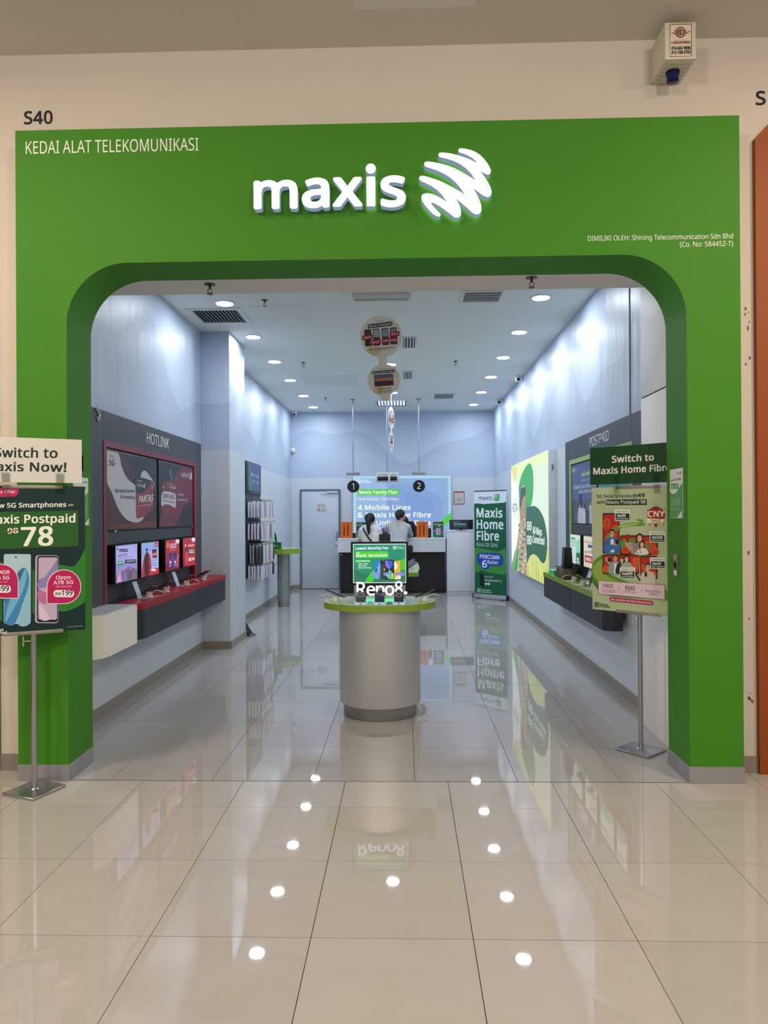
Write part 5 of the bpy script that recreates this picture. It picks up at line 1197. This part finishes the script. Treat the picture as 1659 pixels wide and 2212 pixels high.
s = Sheet(.36, .18, [(1245, 685), (1460, 685), (1460, 800), (1245, 800)], emit=.5); s.full('#161b4a'); s.text('Part Full?', 1282, 714, 1368, 714, 16, '#9cc0e8', .01); s.rr(1286, 722, 1436, 752, 3, '#2c7a4a'); s.text('No Problem', 1293, 746, 1428, 746, 18, '#cfe6d4', .012); s.text('Get instant internet now!', 1290, 770, 1442, 770, 12, '#8fb0d8', .004); s.build('screen', tv, (-.225, -.0006, .028))
for i, x in enumerate((-1.158, .352)):
    t = thing('notice_board', ('orange printed notice board on the counter end by the grey door', 'orange printed notice board on the counter beside the bending clerk')[i], 'notice', (x, 14.56, 1.1003))
    box('board', -.113, 0, .0, .113, .006, .325, ORANGE, t); box('foot', -.06, 0.006, 0, .06, .07, .004, ORANGE, t)
    s = Sheet(.22, .32, [(0, 0), (220, 0), (220, 320), (0, 320)]); s.text('PRICE LIST', 50, 24, 170, 24, 10, '#5a2c10', .01) if False else None
    for c in range(2):
        for r in range(30): s.line(45 + c * 75, 60 + r * 7.4, 82 + c * 75 - (r * 5) % 9, 60 + r * 7.4, 4.5, '#6b3312')
    s.line(60, 28, 160, 28, 4, '#7a3a14'); s.build('print', t, (-.11, -.0003, .0025))
for i, x in enumerate((-.86, .665)):
    t = thing('table_card', ('green smartphone offer card on the counter behind the woman', 'green smartphone offer card on the counter near the white cabinet')[i], 'card', (x, 14.56, 1.1003))
    box('holder', -.112, 0, .0, .112, .008, .328, M('#c2d4d2', .1), t); box('foot', -.112, .008, 0, .112, .07, .004, M('#c2d4d2', .1), t)
    s = Sheet(.208, .312, [(0, 0), (208, 0), (208, 312), (0, 312)]); s.full('#0f4a3c'); s.curve([(0, 300), (0, 190), (80, 180), (208, 90), (208, 250), (100, 300)], '#2a7a3c'); s.text('New 5G Smartphones', 24, 36, 160, 36, 10, '#e2ece4', .01); s.rect(10, 46, 196, 100, '#2f6a2a'); s.text('Maxis Postpaid', 20, 66, 186, 66, 17, '#eef2ea', .02); s.text('78', 92, 96, 134, 96, 26, '#eef2ea', .02); s.rr(62, 120, 102, 262, 5, '#8fc2dc'); s.rr(112, 122, 152, 262, 5, '#b8a5c8'); s.ell(36, 180, 32, 36, '#b8185c', 16); s.ell(168, 200, 32, 36, '#b8185c', 16); s.text('RM399', 16, 186, 56, 186, 12, '#fff0f6', .02); s.text('RM199', 148, 206, 188, 206, 12, '#fff0f6', .02); s.rect(20, 0, 110, 10, '#c2356a')
    s.build('print', t, (-.104, -.0003, .008))
for lab, x, w, h, z in (('black payment terminal behind the orange board by the white cabinet', .49, .04, .19, 1.1003), ('dark telephone at the counter end beside the orange notice', -1.00, .05, .10, 1.1003)):
    t = thing('counter_device', lab, 'device', (x, 14.72, z)); box('body', -w, -.05, 0, w, .05, h, BLACK, t, bev=.008); box('keypad', -w * .7, -.053, h * .2, w * .7, -.05, h * .6, M('#2b2d33', .4), t)
t = thing('screen_back', 'purple lit laptop screen between the two customers', 'laptop', (-.47, 14.75, 1.1003), PI - .35); box('lid', -.16, -.004, .01, .16, .004, .19, BLACK, t, rot=(.15, 0, 0)); box('deck', -.16, -.22, 0, .16, 0, .012, BLACK, t)
s = Sheet(.30, .165, [(0, 0), (10, 0), (10, 10), (0, 10)], emit=.6); s.full('#4a3ab0'); s.build('screen', t, (.15, .0065, .02), (.0, 0, PI))

# backlit wall poster
bl = thing('lightbox', 'wide lit blue lightbox Maxis Family Plan on the back wall behind the counter', 'lightbox', (-1.095, YB, .86))
box('housing', 0, -.08, 0, 2.085, -.001, 1.535, M('#8ea2b8', .4, metal=.3), bl, bev=.002)
s = Sheet(2.065, 1.515, [(285, 230), (1270, 220), (1274, 950), (287, 950)], emit=1.0)
s.full('#86a9d6'); s.curve([(285, 225), (700, 380), (640, 560), (420, 560), (285, 900)], '#94b6dc'); s.curve([(640, 330), (1100, 400), (1180, 620), (1000, 760), (700, 700)], '#7f9fd2'); s.curve([(800, 420), (1040, 450), (1080, 600), (900, 660)], '#789ad0')
for k in range(20): s.line(700 + k * 24, 420 + (k * 31) % 120, 640 + k * 34, 780, 3, ('#8caadb', '#82a2d5')[k % 2])
s.poly([(286, 235), (330, 235), (312, 900), (288, 940)], '#a3c8e0'); s.poly([(286, 232), (1270, 222), (1270, 248), (286, 258)], '#a6cbe2'); s.poly([(1235, 225), (1270, 222), (1273, 940), (1245, 940)], '#9cc2de')
for k in range(24): s.ell(1258, 240 + k * 30, 9, 9, '#b8dcec', 10); s.ell(298, 250 + k * 30, 9, 9, '#b8dcec', 10)
for k in range(30): s.ell(315 + k * 32, 240, 10, 7, '#b8dcec', 10)
s.curve([(1120, 760), (1160, 690), (1230, 630), (1274, 605), (1274, 690), (1220, 710), (1170, 780)], '#4ccb3c')
s.loops(338, 285, 12, '#e8f2fa'); s.text('All-Ways', 366, 281, 440, 281, 15, '#e8f2fa', .02); s.text('Connected', 366, 299, 462, 299, 15, '#e8f2fa', .02)
s.poly([(330, 362), (748, 360), (748, 420), (330, 422)], '#4fc83c'); s.text('Maxis Family Plan', 348, 408, 728, 408, 34, '#f6fff6', .018); s.text('One Family. One Plan.', 332, 475, 750, 475, 30, '#f2f8ff', .004)
s.text('4 Mobile Lines', 332, 570, 862, 570, 48, '#f8fcff', .018); s.text('& Maxis Home Fibre', 332, 645, 1066, 645, 50, '#f8fcff', .018); s.text('with Unlimited Data', 332, 724, 1062, 724, 48, '#f8fcff', .018)
s.build('print', bl, (.01, -.0802, .01))

# back door
dr = structure('door_1', (-1.79, YB, 0))
FR = M('#6f7682', .4, metal=.4); DL = M('#c3cbd8', .45, noise=.05, scale=1.5)
b = MB(); b.box(-.43, -.05, .0005, -.395, -.001, 2.115, 0, .003, 1); b.box(.395, -.05, .0005, .43, -.001, 2.115, 0, .003, 1); b.box(-.395, -.05, 2.08, .395, -.001, 2.115, 0, .003, 1); b.build('door_frame', FR, dr)
box('door_leaf', -.392, -.035, .012, .392, -.001, 2.076, DL, dr, bev=.002)
b = MB(); b.box(.15, -.075, 2.03, .38, -.036, 2.07, 0, .004); b.box(.0, -.06, 2.02, .2, -.045, 2.03, 0, .002); b.build('door_closer', M('#c9ced8', .4), dr)
b = MB(); b.cyl((.36, -.036, 1.20), (.36, -.07, 1.20), .022, seg=16); b.box(.342, -.085, 1.06, .362, -.062, 1.21, 0, .006); b.box(.34, -.05, 1.03, .375, -.036, 1.10, 0, .004); b.build('door_handle', STEEL, dr)
MB().lathe([(.024, 0), (.022, .012), (.008, .02)], 20, 0, Matrix.Translation((.345, -.036, .93)) @ Matrix.Rotation(PI / 2, 4, 'X')).build('door_lock', STEEL, dr)
s = Sheet(.21, .18, [(872, 600), (980, 600), (980, 700), (872, 700)]); s.rr(876, 605, 975, 648, 3, '#c6ccc8'); s.text('STAFF ONLY', 884, 636, 968, 634, 16, '#4a5050', .02); s.rr(872, 655, 980, 698, 5, '#6a4a50'); s.rr(875, 658, 977, 695, 4, '#d6d9de'); s.ell(900, 676, 16, 16, '#b0202c', 20); s.rect(889, 673, 911, 680, '#f0e8e8'); s.text('NO', 938, 674, 958, 674, 11, '#20242a', .02); s.text('ENTRY', 924, 690, 970, 690, 11, '#20242a', .02)
s.build('sticker', dr, (-.08, -.0355, 1.635))
nt_ = thing('wall_notice', 'red bordered paper notice on the back wall right of the blue lightbox', 'notice', (1.155, YB, 1.775))
box('frame', -.113, -.008, 0, .113, -.001, .272, M('#8e2030', .5), nt_)
s = Sheet(.20, .235, [(0, 0), (200, 0), (200, 235), (0, 235)]); s.full('#cfcbc4'); s.text('NOTIS', 60, 24, 140, 24, 14, '#8e2030', .01)
for k in range(9): s.line(20, 44 + k * 20, 180 - (k * 17) % 40, 44 + k * 20, 3, '#9a948c')
s.ring(100, 140, 34, 40, '#8c867e'); s.ring(100, 140, 16, 20, '#8c867e'); s.build('print', nt_, (-.10, -.0085, .012))

# ------------------------------------------------------------------ roll-up banner
rb = thing('rollup_banner', 'tall green Maxis Home Fibre roll-up banner standing by the lightbox', 'banner', (1.57, 13.50, 0), -.75)
_wb = .72
MB().box(-_wb / 2 - .01, -.045, .012, _wb / 2 + .01, .045, .085, 0, .012).build('cassette', M('#c3c6cc', .3, metal=.7), rb)
for sx in (-1, 1): box('end_cap', sx * (_wb / 2 + .01) - (.0 if sx > 0 else .02), -.047, .010, sx * (_wb / 2 + .01) + (.02 if sx > 0 else 0), .047, .088, M('#1c3064', .4), rb, bev=.006)
for x in (-.28, .28): box('foot', x - .02, -.10, .0004, x + .02, .10, .0118, M('#55585e', .4), rb, bev=.002)
box('top_rail', -_wb / 2 - .005, -.012, 1.985, _wb / 2 + .005, .008, 2.005, M('#6d6a72', .3, metal=.7), rb, bev=.003); MB().cyl((0, .015, .08), (0, .004, 1.99), .008, seg=10).build('pole', STEEL, rb)
box('fabric', -_wb / 2, -.0035, .086, _wb / 2, -.002, 1.985, M('#e9edf2', .5), rb)
s = Sheet(_wb, 1.899, [(172, 318), (700, 296), (706, 1985), (165, 1940)])
s.full('#0f5a3c'); s.poly([(172, 318), (700, 296), (700, 480), (172, 520)], '#d7dfec'); s.curve([(172, 512), (300, 505), (430, 530), (540, 535), (640, 510), (702, 470), (702, 640), (172, 640)], '#0f5a3c')
s.curve([(170, 1235), (290, 1215), (420, 1240), (560, 1262), (706, 1232), (706, 1600), (560, 1625), (400, 1600), (280, 1570), (168, 1580)], '#3a8a3e'); s.poly([(170, 1240), (200, 1225), (200, 1575), (168, 1582)], '#3a8a3e'); s.poly([(690, 1238), (706, 1232), (706, 1600), (690, 1608)], '#3a8a3e')
s.text('maxis', 250, 445, 468, 440, 62, '#28317e', .01); s.emblem(490, 340, 600, 468, '#2c9a4a')
s.text('Maxis', 208, 718, 640, 716, 142, '#dde6ee', .028, 4); s.text('Home', 208, 900, 655, 900, 142, '#dde6ee', .028, 4); s.text('Fibre', 208, 1082, 582, 1085, 142, '#dde6ee', .028, 4); s.text('Kini Di Sini', 208, 1182, 554, 1190, 64, '#cfdfe0', .004)
s.curve([(210, 1370), (240, 1295), (420, 1285), (600, 1300), (655, 1400), (610, 1490), (430, 1490), (400, 1535), (345, 1555), (290, 1530), (270, 1485), (225, 1450)], '#1f3fa6')
s.text('PERCUMA', 258, 1372, 594, 1388, 62, '#e4eaf6', .02); s.text('6', 295, 1520, 375, 1520, 112, '#e4eaf6', .02, 4); s.text('Bulan', 384, 1460, 560, 1466, 60, '#e4eaf6', .012)
s.poly([(248, 1615), (325, 1630), (330, 1835), (262, 1812)], '#121a1a'); s.text('PERCUMA', 335, 1685, 480, 1690, 26, '#a8c4f0', .012); s.text('Penghala Wi-Fi 6', 335, 1740, 625, 1760, 34, '#d6e4da', .006); s.rr(338, 1770, 380, 1800, 10, '#d6e4da'); s.rr(388, 1772, 424, 1804, 10, '#d6e4da'); s.text('Wi-Fi 6 certified', 340, 1812, 420, 1814, 8, '#b8d0c0', 0)
s.loops(240, 1892, 17, '#bfe0c8'); s.text('Rangkaian', 290, 1900, 434, 1906, 26, '#bfe0c8', .012); s.text('Menyeluruh', 290, 1932, 452, 1940, 26, '#bfe0c8', .012); s.text('Tertakluk terma', 570, 1950, 662, 1958, 8, '#7fae90', 0)
s.build('print', rb, (-_wb / 2, -.0037, .086))

# ------------------------------------------------------------------ people


def blob(segs, voxel, smooth=4):
    """one continuous surface grown from tapered limbs: (p0, r0, p1, r1)"""
    b = MB()
    for (p0, r0, p1, r1) in segs:
        p0, p1 = Vector(p0), Vector(p1)
        b.ball(p0, r0, 0, 3); b.ball(p1, r1, 0, 3)
        if (p1 - p0).length > 1e-4: b.cyl(p0, p1, r0, r1, 20)
    me = b.mesh('body', [], smooth=False); o = bpy.data.objects.new('body', me); COL.objects.link(o)
    r = o.modifiers.new('r', 'REMESH'); r.mode = 'VOXEL'; r.voxel_size = voxel
    sm = o.modifiers.new('s', 'SMOOTH'); sm.factor = .5; sm.iterations = smooth
    dg = bpy.context.evaluated_depsgraph_get(); out = bpy.data.meshes.new_from_object(o.evaluated_get(dg))
    bpy.data.objects.remove(o); bpy.data.meshes.remove(me)
    out.polygons.foreach_set('use_smooth', [True] * len(out.polygons))
    return out


def hand_segs(w, d, n, side):
    """palm, four unequal bent fingers and a thumb; w wrist, d pointing direction, n back of the hand"""
    w, d, n = Vector(w), Vector(d).normalized(), Vector(n).normalized(); s = d.cross(n).normalized() * side
    S = []
    for k in (-.024, -.008, .008, .024): S.append((w + s * k * .7, .014, w + d * .085 + s * k, .012))
    for k, L in ((-.027, .058), (-.009, .07), (.009, .076), (.027, .066)):
        a = w + d * .088 + s * k; m = a + d * L * .5 - n * .004; e = m + (d * .85 - n * .5).normalized() * L * .5
        S += [(a, .0085, m, .0080), (m, .0080, e, .0070)]
    a = w + d * .025 + s * .028; m = a + (d * .6 + s * .8).normalized() * .034; e = m + (d * .95 + s * .2 - n * .2).normalized() * .03
    return S + [(a, .012, m, .0095), (m, .0095, e, .008)]


def head_segs(c, f, u, k=1.):
    """skull, jaw, nose, ears, lips; c head centre, f facing, u up"""
    c, f, u = Vector(c), Vector(f).normalized(), Vector(u).normalized(); r = f.cross(u).normalized(); u = r.cross(f)
    P = lambda a, b_, z: c + r * a * k + f * b_ * k + u * z * k
    S = [(P(-.012, -.02, .03), .084 * k, P(.012, -.02, .03), .084 * k), (P(0, .012, .035), .076 * k, P(0, .02, -.03), .066 * k), (P(-.012, .04, -.07), .040 * k, P(.012, .04, -.07), .040 * k), (P(0, .060, -.095), .022 * k, P(0, .056, -.085), .026 * k)]
    S += [(P(0, .092, .012), .009 * k, P(0, .106, -.022), .013 * k), (P(-.014, .086, -.058), .010 * k, P(.014, .086, -.058), .010 * k), (P(-.03, .078, .022), .012 * k, P(.03, .078, .022), .012 * k)]
    for sx in (-1, 1): S.append((P(sx * .084, -.012, .015), .012 * k, P(sx * .082, -.008, -.025), .010 * k))
    return S, P


def shoe_segs(a, k=1., toe=(0, 1)):
    a = Vector(a); t = Vector((toe[0], toe[1], 0))
    return [(a + Vector((0, 0, -.028)) - t * .03, .036, a + t * .09 + Vector((0, 0, -.040)), .036), (a + t * .09 + Vector((0, 0, -.040)), .036, a + t * .15 + Vector((0, 0, -.047)), .028), (a - t * .03 + Vector((0, 0, -.040)), .034, a + Vector((0, 0, .02)), .042)]


def person(label, loc, rz, J, skin, hair, shirt, trousers, shoes, sleeve, hairsegs, group=None):
    t = thing('person', label, 'person', loc, rz, group)
    V = {k: Vector(v) for k, v in J.items()}
    hs, P = head_segs(V['head'], V['face'], V['up'], J.get('k', 1.0) if isinstance(J.get('k', 1.0), float) else 1.0)
    body = list(hs) + [(V['neck'], .052, V['head'] - Vector((0, 0, .05)), .048)]
    torso = []
    w = V['sl'].x
    for q in (-1, 1):
        torso += [(V['pelvis'] + Vector((q * .070, 0, 0)), .112, V['waist'] + Vector((q * .055, 0, 0)), .092), (V['waist'] + Vector((q * .055, 0, 0)), .092, V['chest'] + Vector((q * .078, 0, 0)), .098),
                  (V['chest'] + Vector((q * .078, 0, 0)), .098, (V['neck'] + (V['sr'] if q > 0 else V['sl'])) / 2, .062)]
    arms, fore, legs, calf, feet = [], [], [], [], []
    for s_ in ('l', 'r'):
        S, E_, W, D, N = V['s' + s_], V['e' + s_], V['w' + s_], V['d' + s_], V['n' + s_]
        torso += [(V['neck'] + Vector((0, 0, -.03)), .05, S, .056)]
        arms += [(S, .054, E_, .041)]; fore += [(E_, .040, W, .026)] + hand_segs(W, D, N, 1 if s_ == 'l' else -1)
        H, K, A = V['h' + s_], V['k' + s_], V['a' + s_]
        legs += [(H, .090, K, .058)]; calf += [(K, .056, K * .65 + A * .35, .055), (K * .65 + A * .35, .055, A, .037)]; feet += shoe_segs(A, 1., J['toe'])
    obj('body', blob(body + torso + arms + fore + legs + calf, .0095), t).data.materials.append(skin)
    inf = lambda L, d: [(a, ra + d, b_, rb + d) for a, ra, b_, rb in L]
    sh = inf(torso, .013)
    for (S, ra, E_, rb) in arms: sh.append((S, ra + .014, S + (E_ - S) * (min(sleeve, 1)), ra + (rb - ra) * min(sleeve, 1) + .018))
    if sleeve > 1:
        for s_ in ('l', 'r'): sh.append((V['e' + s_], .056, V['e' + s_].lerp(V['w' + s_], .92), .040))
    obj('shirt', blob(sh, .013, 6), t).data.materials.append(shirt)
    tr = inf([(V['pelvis'] + Vector((-.07, 0, -.03)), .114, V['pelvis'] + Vector((.07, 0, -.03)), .114)] + legs, .014)
    for s_ in ('l', 'r'): tr.append((V['k' + s_], .070, V['a' + s_] + Vector((0, 0, .03)), .058))
    obj('trousers', blob(tr, .014, 5), t).data.materials.append(trousers)
    n = len(feet) // 2
    for i in range(2): obj('shoe', blob(feet[i * n:(i + 1) * n], .009, 3), t).data.materials.append(shoes)
    obj('hair', blob([(P(*a), ra, P(*b_), rb) for a, ra, b_, rb in hairsegs], .0085, 3), t).data.materials.append(hair)
    for sx in (-1, 1):
        MB().ball(P(sx * .032, .080, .008), .0115, 0, 2).build('eye', M('#ece8e2', .2), t); MB().ball(P(sx * .032, .0885, .008), .0055, 0, 2).build('iris', M('#1d130d', .2), t)
    return t, P


SKIN = M('#c08d6d', .5, noise=.05, scale=8); HAIR = M('#0c0a0a', .45, noise=.3, scale=60)
cap = [((-.012, -.03, .045), .091, (.012, -.03, .045), .091), ((0, .012, .075), .070, (0, .035, .078), .052), ((-.062, -.03, .0), .036, (-.066, -.025, -.02), .022), ((.062, -.03, .0), .036, (.066, -.025, -.02), .022), ((0, -.06, .0), .062, (0, -.052, -.05), .046)]
pony = cap + [((0, -.088, .02), .052, (0, -.115, -.03), .044), ((0, -.115, -.03), .040, (.006, -.118, -.13), .040), ((.006, -.118, -.13), .040, (.012, -.112, -.24), .026), ((.012, -.112, -.24), .026, (.014, -.108, -.28), .012)]
t, P = person('woman with a low black ponytail in a white T-shirt standing at the counter', (-.660, 14.02, 0), 0,
              dict(head=(.0, .03, 1.462), face=(.30, .95, -.08), up=(0, .05, 1), neck=(0, .0, 1.335), sl=(-.155, 0, 1.275), sr=(.155, 0, 1.275), chest=(0, .015, 1.175), waist=(0, .005, 1.01), pelvis=(0, -.01, .875),
                   el=(-.205, .10, 1.055), wl=(-.13, .335, 1.138), dl=(.25, .95, -.08), nl=(0, .1, 1), er=(.205, .10, 1.055), wr=(.12, .335, 1.138), dr=(-.25, .95, -.08), nr=(0, .1, 1),
                   hl=(-.085, -.01, .84), hr=(.085, -.01, .84), kl=(-.085, .02, .45), kr=(.088, .0, .45), al=(-.09, -.02, .075), ar=(.092, -.05, .075), toe=(0, 1)),
              SKIN, HAIR, M('#d9d8d6', .8, noise=.04, scale=12, bump=.3), M('#20242e', .8, noise=.1, scale=20), M('#1a1a1c', .5), .62, pony)
b = MB(); b.tube([(-.13, .04, 1.33), (-.135, -.045, 1.315), (-.10, -.098, 1.24), (-.02, -.118, 1.12), (.08, -.118, .99), (.15, -.098, .91), (.185, .0, .86)], .016, 8); b.build('bag_strap', M('#0d0d0f', .5), t)
MB().box(.17, -.10, .74, .235, .12, .90, 0, .02).build('shoulder_bag', M('#121215', .5), t)
t, P = person('man with short black hair in a pale grey shirt leaning on the counter', (-.125, 13.98, 0), 0,
              dict(head=(.045, .21, 1.525), face=(.62, .70, -.40), up=(.03, .25, 1), neck=(.01, .13, 1.405), sl=(-.178, .11, 1.335), sr=(.178, .11, 1.325), chest=(0, .09, 1.235), waist=(0, .02, 1.05), pelvis=(0, -.06, .915),
                   el=(-.235, .30, 1.158), wl=(-.06, .50, 1.147), dl=(.7, .7, -.05), nl=(0, 0, 1), er=(.235, .30, 1.158), wr=(.09, .51, 1.147), dr=(-.7, .7, -.05), nr=(0, 0, 1),
                   hl=(-.09, -.06, .88), hr=(.09, -.06, .88), kl=(-.10, -.05, .48), kr=(.10, -.02, .48), al=(-.11, -.10, .078), ar=(.11, -.04, .078), toe=(0, 1)),
              SKIN, HAIR, M('#a9acae', .8, noise=.05, scale=12, bump=.4), M('#15171c', .8, noise=.1, scale=20), M('#141414', .5), 1.2, cap)
MB().box(.185, -.13, .82, .275, .03, .985, 0, .03).build('hip_bag', M('#0b0b0d', .6), t)
t, P = person('clerk dressed in black bending low over the counter beside the grey-shirted man', (.0, 15.20, 0), PI,
              dict(head=(.03, .19, 1.405), face=(.25, .45, -.85), up=(.1, .85, .45), neck=(.02, .10, 1.365), sl=(-.135, .06, 1.365), sr=(.17, .06, 1.30), chest=(-.01, .03, 1.25), waist=(-.05, -.03, 1.07), pelvis=(-.07, -.07, .93),
                   el=(-.275, .22, 1.160), wl=(-.13, .42, 1.147), dl=(.7, .7, 0), nl=(0, 0, 1), er=(.26, .19, 1.160), wr=(.12, .40, 1.147), dr=(-.5, .8, 0), nr=(0, 0, 1),
                   hl=(-.15, -.07, .90), hr=(.02, -.07, .90), kl=(-.14, -.03, .49), kr=(.04, -.03, .49), al=(-.14, -.09, .078), ar=(.04, -.09, .078), toe=(0, 1)),
              SKIN, HAIR, M('#0b0b0d', .75, noise=.1, scale=12), M('#0c0c0f', .8), M('#141414', .5), 1.2, cap)
